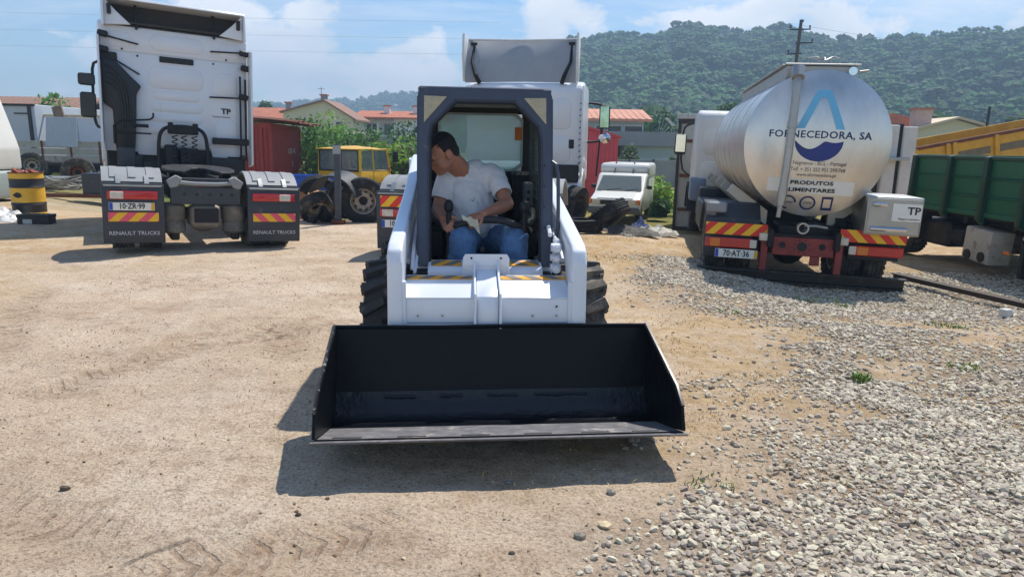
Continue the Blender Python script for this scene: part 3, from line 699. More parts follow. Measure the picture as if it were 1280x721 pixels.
# wheels --------------------------------------------------------
def skid_wheel(x, y, s):
    R, w = .405, .275; T = Matrix.Translation((x, y, R)) @ AXY @ (Matrix.Identity(4) if s > 0 else Matrix.Rotation(math.pi, 4, 'X'))
    h = w/2; mb = MB().lathe([(.20, -h*.75), (.23, -h*.95), (.31, -h), (.355, -h*.9), (.368, -h*.5), (.372, 0), (.368, h*.5), (.355, h*.9), (.31, h), (.23, h*.95), (.20, h*.75)], 40, T)
    n = 17
    for k in range(n):
        for sg in (-1, 1):
            a = 2*math.pi*(k+(.5 if sg > 0 else 0))/n
            q = T @ Matrix.Rotation(a, 4, 'Z') @ Matrix.Translation((.388, 0, sg*h*.50)) @ Matrix.Rotation(sg*rad(24), 4, 'X')
            r = bmesh.ops.create_cube(mb.bm, size=1)
            for v in r['verts']:
                c = v.co; ta = .85 if c.x > 0 else 1.15
                c.y *= ta*(1.15 if c.z*sg > 0 else .8); c.x += (-.35 if abs(c.z) > .4 and c.z*sg > 0 and c.x > 0 else 0)
            mb._xf(r['verts'], q @ Matrix.Diagonal((.045, .062, h*1.12, 1)))
            q = T @ Matrix.Rotation(a, 4, 'Z') @ Matrix.Translation((.35, 0, sg*h*.98)); r = bmesh.ops.create_cube(mb.bm, size=1); mb._xf(r['verts'], q @ Matrix.Diagonal((.06, .06, .025, 1)))
    ty = mb.build('tyre', RUBD, SK, 30)
    r = MB().lathe([(.205, h*.78), (.19, h*.6), (.185, h*.1), (.09, h*.15), (.085, h*.35), (0, h*.35)], 28, T).lathe([(.205, -h*.78), (.18, -h*.5), (.185, h*.1)], 28, T).build('rim', W1, ty)
    mb = MB()
    for k in range(8):
        a = k*math.pi/4; mb.cyl(T @ Vector((.135*math.cos(a), .135*math.sin(a), h*.12)), T @ Vector((.135*math.cos(a), .135*math.sin(a), h*.3)), .012, n=6)
    mb.build('wheel_nuts', GALV, r)['kind'] = 'stuff'
for y in (-.02, 1.02):
    for s in (-1, 1): skid_wheel(s*.628, y, s)
# cab -----------------------------------------------------------
def shr(p): return -.22*(1.9-p[1])/1.1          # front frame leans: bottom forward
oh = .434
fr = MB()
# one outline: two pillars, header and sloping corner gussets
fr.prism([(-oh, .80), (-oh, 1.865), (-oh+.02, 1.898), (-oh+.05, 1.915), (oh-.05, 1.915), (oh-.02, 1.898), (oh, 1.865), (oh, .80), (oh-.075, .80), (oh-.078, 1.60), (oh-.095, 1.68), (oh-.245, 1.832), (-oh+.245, 1.832), (-oh+.095, 1.68), (-oh+.078, 1.60), (-oh+.075, .80)], 0, .09, 'y')
for v in fr.bm.verts: v.co.y += shr((0, v.co.z))
bmesh.ops.bevel(fr.bm, geom=[e for e in fr.bm.edges if e.calc_face_angle(0) > .5], offset=.012, segments=2, affect='EDGES')
cf = fr.build('cab_frame', SLATE, SK)
LAMP = mat('yellowed_lamp_lens', '#b3a684', .25, var=.12, scale=30, dirt=('#7d745c', .3, 20), coat=.5)
for s in (-1, 1):
    mb = MB().prism([(s*(oh-.045), 1.862), (s*(oh-.19), 1.858), (s*(oh-.045), 1.695)], -.008, .01, 'y', .003)
    for v in mb.bm.verts: v.co.y += shr((0, v.co.z))
    mb.build('corner_lamp', LAMP, cf)
# inner lip round the opening
mb = MB()
pth = [(-.352, .82), (-.350, 1.60), (-.335, 1.675), (-.187, 1.824), (.187, 1.824), (.335, 1.675), (.350, 1.60), (.352, .82)]
mb.tube([(x, shr((0, z))+.02, z) for x, z in pth], .010, 6); mb.build('opening_trim', BLK, cf)
mb = MB().bx(-.43, .43, .05, 1.12, 1.885, 1.925, .012).build('cab_roof', SLATE, cf)
MB().bx(-.40, .40, .09, 1.08, 1.845, 1.883).build('roof_lining', mat('grey_headliner', '#6d6b66', .9, var=.12), cf)
for s in (-1, 1):
    mb = MB().bx(s*.395, s*.43, .06, .13, .80, 1.89).bx(s*.395, s*.43, 1.05, 1.12, .80, 1.89).bx(s*.395, s*.43, .13, 1.05, .80, .90).bx(s*.395, s*.43, .13, 1.05, 1.80, 1.89)
    mb.build('side_frame', SLATE, cf)
    mb = MB(); n = 22
    for k in range(n+1): y = .13+.92*k/n; mb.bx(s*.411, s*.417, y-.003, y+.003, .90, 1.80)
    for k in range(15): z = .93+.86*k/14; mb.bx(s*.4085, s*.4125, .13, 1.05, z-.004, z+.004)
    mb.build('side_mesh', BLK, cf, 0)
MB().bx(.385, .393, .14, 1.04, 1.0, 1.79).build('side_glass', glass('side_screen_glass', (.9, .96, .94), (.30, .36, .34), .20), cf)
# rear wall with window
mb = MB().ringp([(-.43, .80), (-.43, 1.885), (.43, 1.885), (.43, .80)], [(-.33, 1.36), (-.33, 1.80), (.33, 1.80), (.33, 1.36)], 1.06, 1.10); mb.build('rear_wall', BLK, cf)
o8 = [(-.335+.05, 1.355), (-.335, 1.405), (-.335, 1.76), (-.285, 1.805), (.285, 1.805), (.335, 1.76), (.335, 1.405), (.285, 1.355)]
i8 = [(-.30+.05, 1.372), (-.318, 1.42), (-.318, 1.745), (-.26, 1.788), (.26, 1.788), (.318, 1.745), (.318, 1.42), (.25, 1.372)]
MB().ringp(o8, i8, 1.045, 1.065).build('rear_window_seal', mat('pale_seal', '#9fb0ad', .6), cf)
MB().prism(o8, 1.072, 1.078, 'y').build('rear_window', glass('dusty_rear_glass', (.80, .92, .92), (.50, .62, .62), .50, .25), cf)
MB().bx(.27, .33, 1.04, 1.05, 1.60, 1.70).build('warning_sticker', mat('sticker_orange', '#b4682e', .6), cf)
# interior ------------------------------------------------------
SEAT = mat('dark_seat_vinyl', '#202227', .6, var=.15, bump=(.3, 20))
st = MB().box((-.02, .55, .70), (.46, .48, .12), (rad(-4), 0, 0), .04, 3).build('seat', SEAT, SK)
MB().box((-.02, .86, 1.02), (.45, .12, .62), (rad(-10), 0, 0), .05, 3).build('seat_back', SEAT, st)
for s in (-1, 1):
    MB().bx(s*.27, s*.39, .25, 1.05, .78, .98, .015).build('side_console', BLK, SK)
MB().bx(.24, .39, .78, 1.04, .98, 1.36, .02).build('control_box', DARK, SK)
MB().bx(.30, .37, .50, .60, 1.02, 1.30, .01).build('switch_panel', mat('switch_grey', '#55585c', .5), SK)
mb = MB()
for k in range(4): mb.cyl((.335, .498, 1.08+.05*k), (.335, .485, 1.08+.05*k), .012, n=8)
mb.build('switches', BLK, SK)
MB().bx(-.39, -.30, .55, .95, .98, 1.28, .02).build('control_box', DARK, SK)
for s, y in ((-1, -.02), (1, .0)):
    x = -.235 if s < 0 else .265
    mb = MB().tube([(x+.01, y+.02, .60), (x, y, .90), (x, y+.01, 1.13)], .017, 10, smooth=1); lv = mb.build('steering_lever', BLK, SK)
    MB().sph((x, y+.01, 1.165), (.033, .033, .045), 14).build('lever_grip', BLK, lv)
lb = MB().tube([(.36, .45, 1.10), (.335, .15, 1.06), (.25, .02, 1.03), (.20, -.02, 1.05), (.10, -.05, 1.085), (-.04, -.05, 1.085), (-.14, -.04, 1.06), (-.20, -.02, 1.03), (-.33, .15, 1.05), (-.36, .45, 1.10)], .024, 12, smooth=2).build('lap_bar', mat('lap_bar_foam', '#24262b', .6, var=.1), SK)
MB().sph((.265, .03, 1.055), .032, 12).build('bar_knob', BLK, lb)
MB().tube([(.42, -.06, 1.47), (.465, -.10, 1.44), (.47, -.13, 1.2), (.47, -.16, 1.0), (.42, -.15, .96)], .012, 8, smooth=1).build('grab_handle', SLATE, cf)
mb = MB()
for k in range(3): mb.tube([(-.37+.02*k, .0, .95-.1*k), (-.33, .3, .7+.05*k), (-.25+.02*k, .6, .5)], .012, 8, smooth=2)
mb.build('hoses', BLK, SK)
mb = MB()
for z in (1.05, 1.18, 1.31, 1.44):
    mb.cyl((oh-.055, shr((0, z))-.004, z), (oh-.055, shr((0, z))+.004, z), .006, n=8)
mb.build('frame_holes', BLK, cf)

# ================================================================ PERSON
def capsule(mb, a, b, ra, rb): mb.cyl(a, b, ra, rb, 14); mb.sph(a, ra, 12); mb.sph(b, rb, 12)
def remesh(mb, name, m, parent, vox, sm=6, noise=None, **k):
    me = bpy.data.meshes.new(name); mb.bm.to_mesh(me); mb.bm.free(); o = bpy.data.objects.new(name, me); C.objects.link(o)
    r = o.modifiers.new('r', 'REMESH'); r.mode = 'VOXEL'; r.voxel_size = vox
    s = o.modifiers.new('s', 'SMOOTH'); s.iterations = sm; s.factor = .5
    bpy.context.view_layer.update()
    m2 = bpy.data.meshes.new_from_object(o.evaluated_get(bpy.context.evaluated_depsgraph_get())); bpy.data.objects.remove(o)
    if noise:
        m2.calc_loop_triangles() if False else None
        ns = [v.normal.copy() for v in m2.vertices]
        for v, n in zip(m2.vertices, ns): v.co += n*noise(v.co)
    m2.polygons.foreach_set('use_smooth', [True]*len(m2.polygons)); m2.name = name
    return link(name, m2, m, parent, **k)
PS = thing('person', 'dark-haired man in white t-shirt and blue jeans, sitting in the loader cab looking down', 'person', (-.19, 4.59, 0), 4.3)
SKIN = mat('tanned_skin', '#a9735a', .5, var=.12, scale=12, bump=(.15, 60)); SHIRT = mat('white_cotton', '#dcdde0', .9, var=.05, scale=6, dirt=('#93908c', .22, 9), bump=(.25, 25))
JEAN = mat('faded_denim', '#4e6e94', .9, var=.4, scale=6, dirt=('#86949c', .34, 4), bump=(.5, 40)); HAIR = mat('dark_hair', '#16110f', .6, var=.4, scale=40, bump=(.5, 90))
hd = Vector((-.285, .22, 1.492))
# head frame: f = facing, u = crown
f_ = Vector((-.80, -.40, -.48)).normalized(); u_ = Vector((-.34, -.14, .92)); u_ = (u_-f_*u_.dot(f_)).normalized(); s_ = u_.cross(f_).normalized()
HM = Matrix((f_, s_, u_)).transposed().to_4x4(); HM = HM @ Matrix.Scale(1.10, 4); HM.translation = hd; HR = Matrix((f_, s_, u_)).transposed().to_euler()
def hp(x, y, z): return HM @ Vector((x, y, z))
def hsph(mb, c, r): mb.sph(hp(*c), tuple(q*1.10 for q in r), 16, HR)
mb = MB()
hsph(mb, (-.012, 0, .028), (.098, .076, .092)); hsph(mb, (.032, 0, -.030), (.060, .060, .078)); hsph(mb, (.055, 0, -.082), (.032, .036, .028))   # cranium, face, chin
hsph(mb, (.080, 0, .028), (.016, .050, .012)); hsph(mb, (.098, 0, -.016), (.020, .013, .016)); capsule(mb, hp(.086, 0, .02), hp(.108, 0, -.016), .009, .013)  # brow, nose
hsph(mb, (.083, 0, -.048), (.014, .024, .007)); hsph(mb, (.082, 0, -.060), (.013, .021, .007)); hsph(mb, (.02, .048, -.055), (.045, .016, .025)); hsph(mb, (.02, -.048, -.055), (.045, .016, .025))
for s in (-1, 1):
    hsph(mb, (.072, s*.032, .010), (.014, .015, .010)); hsph(mb, (-.012, s*.078, -.005), (.022, .010, .034)); hsph(mb, (-.02, s*.084, .006), (.016, .006, .022)); hsph(mb, (.055, s*.040, -.018), (.028, .022, .020))
capsule(mb, hp(-.035, 0, -.035), (-.13, .35, 1.36), .066, .074)
# torso
capsule(mb, (-.08, .42, 1.24), (-.02, .46, .95), .14, .13); capsule(mb, (-.23, .37, 1.34), (.05, .40, 1.36), .06, .065)
ShR, ElR, WrR = Vector((.085, .37, 1.345)), Vector((.165, .20, 1.165)), Vector((-.005, -.03, 1.120))
ShL, ElL, WrL = Vector((-.255, .33, 1.32)), Vector((-.315, .26, 1.115)), Vector((-.275, .035, 1.085))
for a, b, c in ((ShR, ElR, WrR), (ShL, ElL, WrL)):
    capsule(mb, a, b, .056, .044); capsule(mb, b, b.lerp(c, .35), .043, .045); capsule(mb, b.lerp(c, .35), c, .045, .028)
def hand(mb, w, d, curl, side, spread=(0, 0, 1), sc=1.):
    """w wrist, d finger direction, curl = direction the fingers bend to, side = thumb side"""
    d = Vector(d).normalized(); cu = Vector(curl); cu = (cu-d*cu.dot(d)).normalized(); t = Vector(side); t = (t-d*t.dot(d)-cu*t.dot(cu)).normalized()
    palm = w+d*.05
    for k in (-1, -.33, .33, 1): capsule(mb, w+t*k*.012, w+d*.085+t*k*.030, .018*sc, .0135*sc)
    for i, (k, l) in enumerate(((.95, .072), (.33, .080), (-.30, .074), (-.92, .060))):
        p = w+d*.088+t*k*.033; q = p+(d*.75+cu*.66).normalized()*l*.45; r = q+(d*.05+cu).normalized()*l*.33; e = r+(cu*.75-d*.66).normalized()*l*.27
        capsule(mb, p, q, .0100, .0092); capsule(mb, q, r, .0092, .0084); capsule(mb, r, e, .0084, .0072)
    p = w+d*.028+t*.034; q = p+(t*.75+d*.6+cu*.35).normalized()*.040; e = q+(d*.7+cu*.6+t*.1).normalized()*.032
    capsule(mb, p, q, .0135, .0115); capsule(mb, q, e, .0115, .0095)
hand(mb, WrR, (-.80, -.28, -.25), (0, .35, -1), (-.25, -.9, .3))
hand(mb, WrL, (.38, -.55, -.45), (.55, .35, -.6), (.75, 0, .65))
# legs (continuous body below the clothes)
HipL, KnL, AnL = Vector((-.11, .50, .86)), Vector((-.145, .0, .955)), Vector((-.155, -.06, .50))
HipR, KnR, AnR = Vector((.09, .50, .86)), Vector((.20, .03, .95)), Vector((.20, -.04, .50))
capsule(mb, (-.09, .5, .88), (.07, .5, .88), .125, .125)
for a, b, c in ((HipL, KnL, AnL), (HipR, KnR, AnR)):
    capsule(mb, a, b, .095, .068); capsule(mb, b, b.lerp(c, .3), .066, .062); capsule(mb, b.lerp(c, .3), c, .062, .042); capsule(mb, c+Vector((0, .03, -.03)), c+Vector((0, -.14, -.05)), .04, .03)
body = remesh(mb, 'body', SKIN, PS, .0068, 2)
# hair: cap over the skull
mb = MB(); hsph(mb, (-.028, 0, .044), (.092, .081, .088)); hsph(mb, (-.066, 0, .0), (.050, .068, .070)); hsph(mb, (.038, 0, .084), (.042, .052, .026)); hsph(mb, (-.018, .074, .028), (.028, .010, .034)); hsph(mb, (-.018, -.074, .028), (.028, .010, .034))
remesh(mb, 'hair', HAIR, PS, .005, 2, lambda c: .0035*mn.noise(c*90)+.002*mn.noise(c*200))
mb = MB()
for s in (-1, 1): hsph(mb, (.087, s*.031, .030), (.006, .020, .0045))
mb.build('eyebrows', HAIR, PS)
mb = MB()
for s in (-1, 1): hsph(mb, (.0825, s*.032, .006), (.005, .014, .004))
mb.build('eyelashes', HAIR, PS)
# shirt
def fold(c): return .010*(abs(mn.noise(Vector((c.x*11+c.z*9, c.y*8, c.z*7-c.x*9))))-.3)+.006*mn.noise(Vector((c.x*9+c.z*12, c.y*7, c.z*5-c.x*14)))+.004*mn.noise(Vector((c.x*26+c.z*20, c.y*16, c.z*10)))
mb = MB(); capsule(mb, (-.09, .41, 1.24), (-.03, .46, .96), .155, .16); capsule(mb, (-.225, .36, 1.335), (.055, .39, 1.358), .074, .082); capsule(mb, (-.16, .34, 1.365), (-.06, .40, 1.385), .075, .080); capsule(mb, (-.13, .35, 1.22), (-.08, .36, 1.02), .135, .145); capsule(mb, (-.135, .345, 1.372), (-.11, .37, 1.30), .080, .10)
capsule(mb, (-.10, .42, .93), (.06, .46, .93), .14, .14)
for a, b in ((ShR, ElR), (ShL, ElL)):
    c = a.lerp(b, .60); mb.cyl(a, c, .078, .070, 16); mb.sph(a, .078)
sh = remesh(mb, 't_shirt', SHIRT, PS, .009, 8, fold)
mb = MB()
for a, b in ((ShR, ElR), (ShL, ElL)):
    d = (b-a).normalized(); c = a+(b-a)*.585; mb = MB()
    T = Matrix.Translation(c) @ d.to_track_quat('Z', 'Y').to_matrix().to_4x4(); mb.lathe([(.0665, -.012), (.0685, 0), (.0675, .012), (.060, .013)], 20, T); mb.build('sleeve_hem', SHIRT, sh)
# small grey chest print
mb = MB()
for k, (dx, dz, w) in enumerate(((0, 0, .012), (-.012, -.014, .03), (.012, -.020, .045), (.006, -.028, .05))): mb.box((-.065+dx, .0, 1.20+dz), (w, .002, .0035), (0, .5, 0))
pm = mb.build('chest_print', mat('grey_print', '#70747a', .9), sh, 0)
bpy.context.view_layer.update()
for v in pm.data.vertices:
    ok, loc, nn, ii = sh.ray_cast(Vector((v.co.x, -.3, v.co.z)), Vector((0, 1, 0)))
    if ok: v.co.y = loc.y-.0015-(.001 if v.co.y < 0 else 0)
# jeans
def fold2(c): return .012*(abs(mn.noise(Vector((c.x*14+c.z*9, c.y*10-c.z*12, c.z*16))))-.3)+.006*mn.noise(Vector((c.x*10, c.y*14, c.z*18)))+.003*mn.noise(c*40)
mb = MB(); capsule(mb, (-.10, .5, .88), (.08, .5, .88), .145, .145)
for a, b, c in ((HipL, KnL, AnL), (HipR, KnR, AnR)):
    capsule(mb, a, a.lerp(b, .5), .130, .116); capsule(mb, a.lerp(b, .5), b, .116, .097); capsule(mb, b, b.lerp(c, .4), .097, .092); mb.cyl(b.lerp(c, .4), c, .092, .085, 14)
remesh(mb, 'jeans', JEAN, PS, .009, 8, fold2)
for c in (AnL, AnR):
    mb = MB(); capsule(mb, c+Vector((0, .03, -.035)), c+Vector((0, -.15, -.05)), .052, .040); remesh(mb, 'shoe', DARK, PS, .008, 4)
# cloth in the hand
pg = MB().grid(lambda u, v: (-.155+.11*u+.015*v, -.115-.015*math.sin(u*5)-.02*v, 1.115-.03*u*u-.085*v*(.25+.75*u)+.006*math.sin(u*14+v*5)), 12, 10, .002).build('cleaning_cloth', mat('beige_cloth', '#c9bda2', .9, var=.1, bump=(.3, 30)))
pg.location = (-.19, 4.59, 0); pg.rotation_euler = (0, 0, rad(4.3)); pg['label'] = "small beige cloth held in the seated man's right-of-picture hand"; pg['category'] = 'cloth'
# ================================================================ TRACTOR UNITS
def cheek(mb, x0, x1, R0, R1, cy, cz, a0, a1, n=12):
    """curved mudguard strip about the x axis; angle 0 = +y, 90 = up"""
    f = lambda r, a: (cy+r*math.cos(a), cz+r*math.sin(a))
    P = [f(R1, a0+(a1-a0)*k/n) for k in range(n+1)]+[f(R0, a1-(a1-a0)*k/n) for k in range(n+1)]
    mb.prism(P, x0, x1, 'x'); return mb
def tractor_rear(T, plate_txt, words, second=False, fy=3.75):
    for s in (-1, 1):
        for x in (.64, .98): truck_tyre(T, (s*(x+.06), 0, .5), out=s, rub=RUBD, hub=False)
        xa, xb = s*.55, s*1.27
        w = cheek(MB(), xa, xb, .565, .60, 0, .53, rad(20), rad(135)).build('mudguard', MGREY, T)
        mb = MB()
        for k in (-.22, 0, .22):
            cheek(mb, s*.91+k-.045, s*.91+k+.045, .598, .612, 0, .53, rad(96), rad(128), 5)
        mb.build('mudguard_rib', MGREY, w)
        for k in (-.17, .17): cheek(MB(), s*.91+k-.028, s*.91+k+.028, .60, .618, 0, .53, rad(124), rad(152), 4).build('strap', GALV, w)
        p = MB().box((s*.91, -.52, .535), (.74, .05, .80), None, .012, 2).bx(s*.91-.37, s*.91+.37, -.55, -.40, .885, .925, .01).build('mud_flap', DGREY, T)
        MB().bx(s*.91-.345, s*.91+.345, -.556, -.545, .890, .912, .004).build('flap_bracket', GALV, p)
        yl = -.552; c = s*.91; lo = s*.28
        zl = -.14 if second else 0
        l = MB().bx(c-.31, c+.29, yl-.035, yl+.004, .725+zl, .835+zl, .012, 2).build('rear_lamp', REDL, T)
        cx = c-.18*s*(1 if s > 0 else 1); cx = c+(.14 if s > 0 else -.20)
        MB().bx(cx-.075, cx+.085, yl-.041, yl-.02, .732+zl, .828+zl, .008).build('reversing_lens', CLRL, l)
        MB().cyl((c+(-.12 if s > 0 else .20), yl-.04, .78+zl), (c+(-.12 if s > 0 else .20), yl-.044, .78+zl), .035, n=14).build('reflector', REDL, l)
        hazard(T, c-.005 if s < 0 else c, yl-.010, .72 if second else .43, .87 if second else .55, .60, 1 if s < 0 else -1, HRED if second else HPNK, HYEL, .115)
        if words: text(words, .070, SILV, p, (c, yl+.003, .27), bold=.0008, width=.60)
        if not words: pass
    plate(T, -.91-.02, -.562, .49 if second else .63, plate_txt, .54, .105)
    # frame
    for s in (-1, 1): MB().bx(s*.36, s*.43, -.38, 3.1, .70, .97, .01).build('chassis_rail', GREASE, T)
    mb = MB().bx(-.46, .46, -.46, -.40, .66, .90, .01); c = mb.build('rear_cross_member', DGREY, T)
    for x in (-.28, -.12, .05, .20, .34): MB().cyl((x, -.462, .80), (x, -.468, .80), .022, n=12).build('hole', BLK, c)
    for s in (-1, 1): MB().prism([(s*.50, .98), (s*.38, 1.06), (s*.30, 1.02), (s*.36, .90), (s*.46, .88)], -.47, -.36, 'y', .01).build('corner_bracket', MGREY, T)
    MB().tube([(-.42, -.40, 1.0), (-.30, -.45, .945), (.30, -.45, .945), (.42, -.40, 1.0)], .028, 8, smooth=1).build('cross_tube', MGREY, T)
    MB().bx(-.30, .30, -.34, -.10, .99, 1.01).bx(-.32, .32, -.38, -.36, .94, 1.02, .005).build('deck_plate', DGREY, T)
    for s in (-1, 1):
        MB().lathe([(0, 0), (.13, 0), (.16, .03), (.16, .14), (.145, .17), (.16, .20), (.16, .38), (.12, .42), (0, .42)], 20, Matrix.Translation((s*.40-.02, -.30, .25))).build('air_bellows', mat('dusty_grey_part', '#5d5a54', .65, .1, .25, 6, dirt=('#8b8171', .35, 4)), T)
        MB().bx(s*.34, s*.46, -.32, .4, .14, .26, .02).build('suspension_arm', GREASE, T)
    MB().box((0, -.22, .48), (.42, .44, .34), None, .09, 4).sph((0, -.10, .46), (.24, .26, .22), 16).build('silencer', mat('dusty_silencer', '#7e776c', .6, .2, .2, 6, dirt=('#4b4035', .3, 5)), T)
    MB().bx(-.16, .16, -.450, -.43, .40, .60, .02).build('silencer_cover', DARK, T)
    MB().cyl((-.9, 0, .5), (.9, 0, .5), .09, n=14).build('axle', GREASE, T)
    # fifth wheel
    fwp = MB(); o = [(.50*math.cos(a), .42+.42*math.sin(a)) for a in [rad(x) for x in range(-60, 241, 15)]]
    pts = [(-.10, .35), (-.25, -.12)] + [(-.45, -.02)] + [(-.5, .3), (-.48, .6), (-.3, .84), (0, .9), (.3, .84), (.48, .6), (.5, .3), (.45, -.02), (.25, -.12), (.10, .35), (0, .42)]
    fwp.prism(pts, 1.10, 1.135, 'z', .006)
    for v in fwp.bm.verts: v.co.z += (v.co.y-.35)*.07
    f = fwp.build('fifth_wheel', GREASE, T)
    for s in (-1, 1): MB().prism([(.0, .97), (.55, .97), (.38, 1.12), (.18, 1.12)], s*.30, s*.42, 'x', .01).build('fifth_wheel_foot', DARK, f)
    MB().bx(-.5, .5, -.02, .7, .965, .985).build('sub_plate', GREASE, T)
    MB().bx(-1.05, -.45, 1.0, 2.6, .45, .95, .05, 2).build('fuel_tank', GREASE, T)
    MB().bx(.45, 1.05, 1.0, 2.6, .45, .95, .05, 2).build('fuel_tank', GREASE, T)
    for s in (-1, 1): truck_tyre(T, (s*1.0, fy, .5), out=s, rub=RUBD)
T1 = thing('tractor_unit', 'white tall-cab lorry tractor seen from behind, black air intake on its left and grey mudguards', 'lorry', (-4.60, 10.25, 0), 30.5, roll=2.4, group=None)
tractor_rear(T1, '10·ZR·99', 'RENAULT TRUCKS')
cy = 3.05
cab = MB()
cab.prism([(cy, 1.42), (cy, 3.38), (cy+.25, 3.50), (cy+1.9, 3.46), (cy+2.1, 3.1), (cy+2.2, 2.0), (cy+2.2, .75), (cy+1.2, .75), (cy+.9, 1.25), (cy+.2, 1.25)], -1.20, 1.20, 'x', .05, 3)
cb = cab.build('cab', TWHITE, T1)
mb = MB()
def wall(pts, d=.02, y=cy): return MB().prism(pts, y-d, y+.01, 'y', .008, 2)
wall([(-1.17, 2.99), (-1.17, 3.40), (1.17, 3.40), (1.17, 2.99)], .022).build('upper_rear_panel', TWHITE, cb)
wall([(-1.17, 1.30), (-.68, 1.30), (-.66, 1.25), (-.36, 1.25), (-.32, 1.48), (.50, 1.48), (.56, 1.24), (.80, 1.24), (.82, 1.28), (1.17, 1.28), (1.17, 2.97), (-1.17, 2.97)], .022).build('lower_rear_panel', TWHITE, cb)
def emb(x0, x1, z0, z1, w=.010, r=.08):
    P = [(x0+r, z0), (x1-r, z0), (x1, z0+r), (x1, z1-r), (x1-r, z1), (x0+r, z1), (x0, z1-r), (x0, z0+r)]
    MB().prism(P, cy-.022-w, cy-.01, 'y', w*.9, 2).build('pressed_panel', TWHITE, cb)
emb(-.42, .44, 3.06, 3.32); emb(-1.05, -.72, 3.05, 3.30, r=.05); emb(.70, 1.05, 3.05, 3.30, r=.05)
emb(-.46, .42, 2.42, 2.78); emb(-.40, .36, 2.22, 2.38, .008, .05); emb(-.44, .40, 2.02, 2.18, .008, .05); emb(-.44, .40, 1.84, 1.98, .008, .05); emb(-.50, .46, 1.62, 1.80, .008, .05)
emb(.60, 1.0, 2.35, 2.78, .008); emb(.62, 1.0, 1.45, 1.96, .008)
MB().bx(-.28, .27, cy-.045, cy-.02, 2.865, 2.965, .006).build('name_strip', BLK, cb)
for x, z in ((-.85, 3.02), (.82, 3.02), (-.62, 2.93), (.60, 2.93)): MB().cyl((x, cy-.03, z), (x, cy-.018, z), .018, n=10).build('plug', BLK, cb)
text('TP', .135, INK, cb, (.80, cy-.032, 2.10), name='sign_lettering', bold=.004, sx=1.1)
text('Transporte Particular', .036, INK, cb, (.72, cy-.032, 2.0), name='sign_lettering')
# lower dark bay behind the cab
mb = MB().bx(-1.15, 1.15, cy+.05, cy+.3, .80, 1.45, .02)
mb.build('engine_bay', BLK, T1)
for x, z, w, h in ((-.75, 1.12, .3, .25), (.12, 1.15, .25, .5), (-.15, 1.2, .2, .5), (.75, 1.1, .6, .32), (-.45, 1.05, .3, .2)): MB().box((x, cy-.05, z), (w, .25, h), None, .03, 2).build('engine_unit', BLK, T1)
# air intake
AIR = mat('ribbed_air_intake', '#15171b', .45, var=.15, dirt=('#4b473f', .12, 5))
du = [(-1.17, 2.85), (-.95, 2.80), (-.72, 2.55), (-.58, 2.42), (-.66, 2.28), (-.68, 1.85), (-.70, 1.50), (-.74, 1.12), (-.98, 1.05), (-1.02, 1.50), (-1.03, 2.0), (-1.17, 2.1)]
ai = MB().prism(du, cy-.16, cy-.02, 'y', .03, 2).build('air_intake', AIR, T1)
for k in range(4):
    q = .09*k
    MB().tube([(-1.12, cy-.165, 2.72-q), (-.95+.0*q, cy-.17, 2.66-q*1.1), (-.80-q*.35, cy-.17, 2.45-q), (-.76-q*.45, cy-.17, 2.1-q*.3), (-.78-q*.4, cy-.165, 1.7)], .018, 8, smooth=2).build('intake_rib', AIR, ai)
MB().box((-.86, cy-.13, 1.20), (.28, .12, .34), None, .03, 2).build('intake_foot', DGREY, ai)
MB().bx(-1.20, -.93, cy-.06, cy-.01, 2.80, 2.95, .015).build('intake_cap', BLK, ai)
# hoop with air lines
hp_ = MB().tube([(-.36, cy-.25, .95), (-.36, cy-.25, 1.5), (-.30, cy-.25, 1.72), (-.10, cy-.25, 1.78), (.18, cy-.25, 1.78), (.38, cy-.25, 1.72), (.44, cy-.25, 1.5), (.44, cy-.25, .95)], .032, 10, smooth=2).build('hose_hoop', BLK, T1)
MB().box((.04, cy-.28, 1.72), (.50, .10, .16), None, .02).bx(-.20, -.12, cy-.34, cy-.22, 1.66, 1.84, .01).bx(.20, .28, cy-.34, cy-.22, 1.66, 1.84, .01).build('hose_bracket', DARK, hp_)
for x, col in ((-.10, BLK), (.05, BLK), (.22, BLK)):
    mb = MB(); mb.tube([(x+.045*math.cos(a*.9), cy-.30+.045*math.sin(a*.9), 1.62-.011*a) for a in range(0, 52)], .010, 6); mb.build('coiled_hose', col, hp_)
# rails and brackets on the rear wall
def rod(a, b, r=.014, nm='grab_rod', m_=BLK): return MB().cyl(a, b, r, n=8).build(nm, m_, T1)
rod((-1.12, cy-.08, 3.21), (-.60, cy-.05, 3.12)); rod((.55, cy-.05, 3.14), (1.1, cy-.08, 3.17)); rod((-.95, cy-.07, 2.82), (-.60, cy-.05, 2.62)); rod((.52, cy-.05, 2.34), (1.05, cy-.08, 2.36))
for x, z in ((-1.13, 3.23), (-1.13, 2.98), (1.12, 3.16), (1.14, 2.90), (1.10, 2.38)): MB().box((x, cy-.1, z), (.16, .10, .10), (0, .15, 0), .02).build('rail_bracket', BLK, T1)
rod((1.04, cy-.12, 1.28), (1.04, cy-.12, 2.75), .018); rod((1.13, cy-.12, 1.22), (1.13, cy-.12, 2.70), .018)
MB().bx(.55, 1.18, cy-.14, cy-.02, 1.50, 1.62, .015).build('rail_bracket', BLK, T1); MB().bx(1.02, 1.10, cy-.16, cy-.05, 1.25, 1.32, .01).build('rail_bracket', BLK, T1)
MB().tube([(-1.03, cy-.2, 1.42), (-1.03, cy-.2, 1.83), (-.5, cy-.2, 1.85), (-.42, cy-.2, 1.90), (-.42, cy-.2, 1.98)], .016, 8, smooth=1).build('grab_rod', BLK, T1)
rod((-1.03, cy-.2, 1.62), (-.46, cy-.2, 1.62)); rod((-.72, cy-.2, 1.75), (-.50, cy-.2, 1.75), .03)
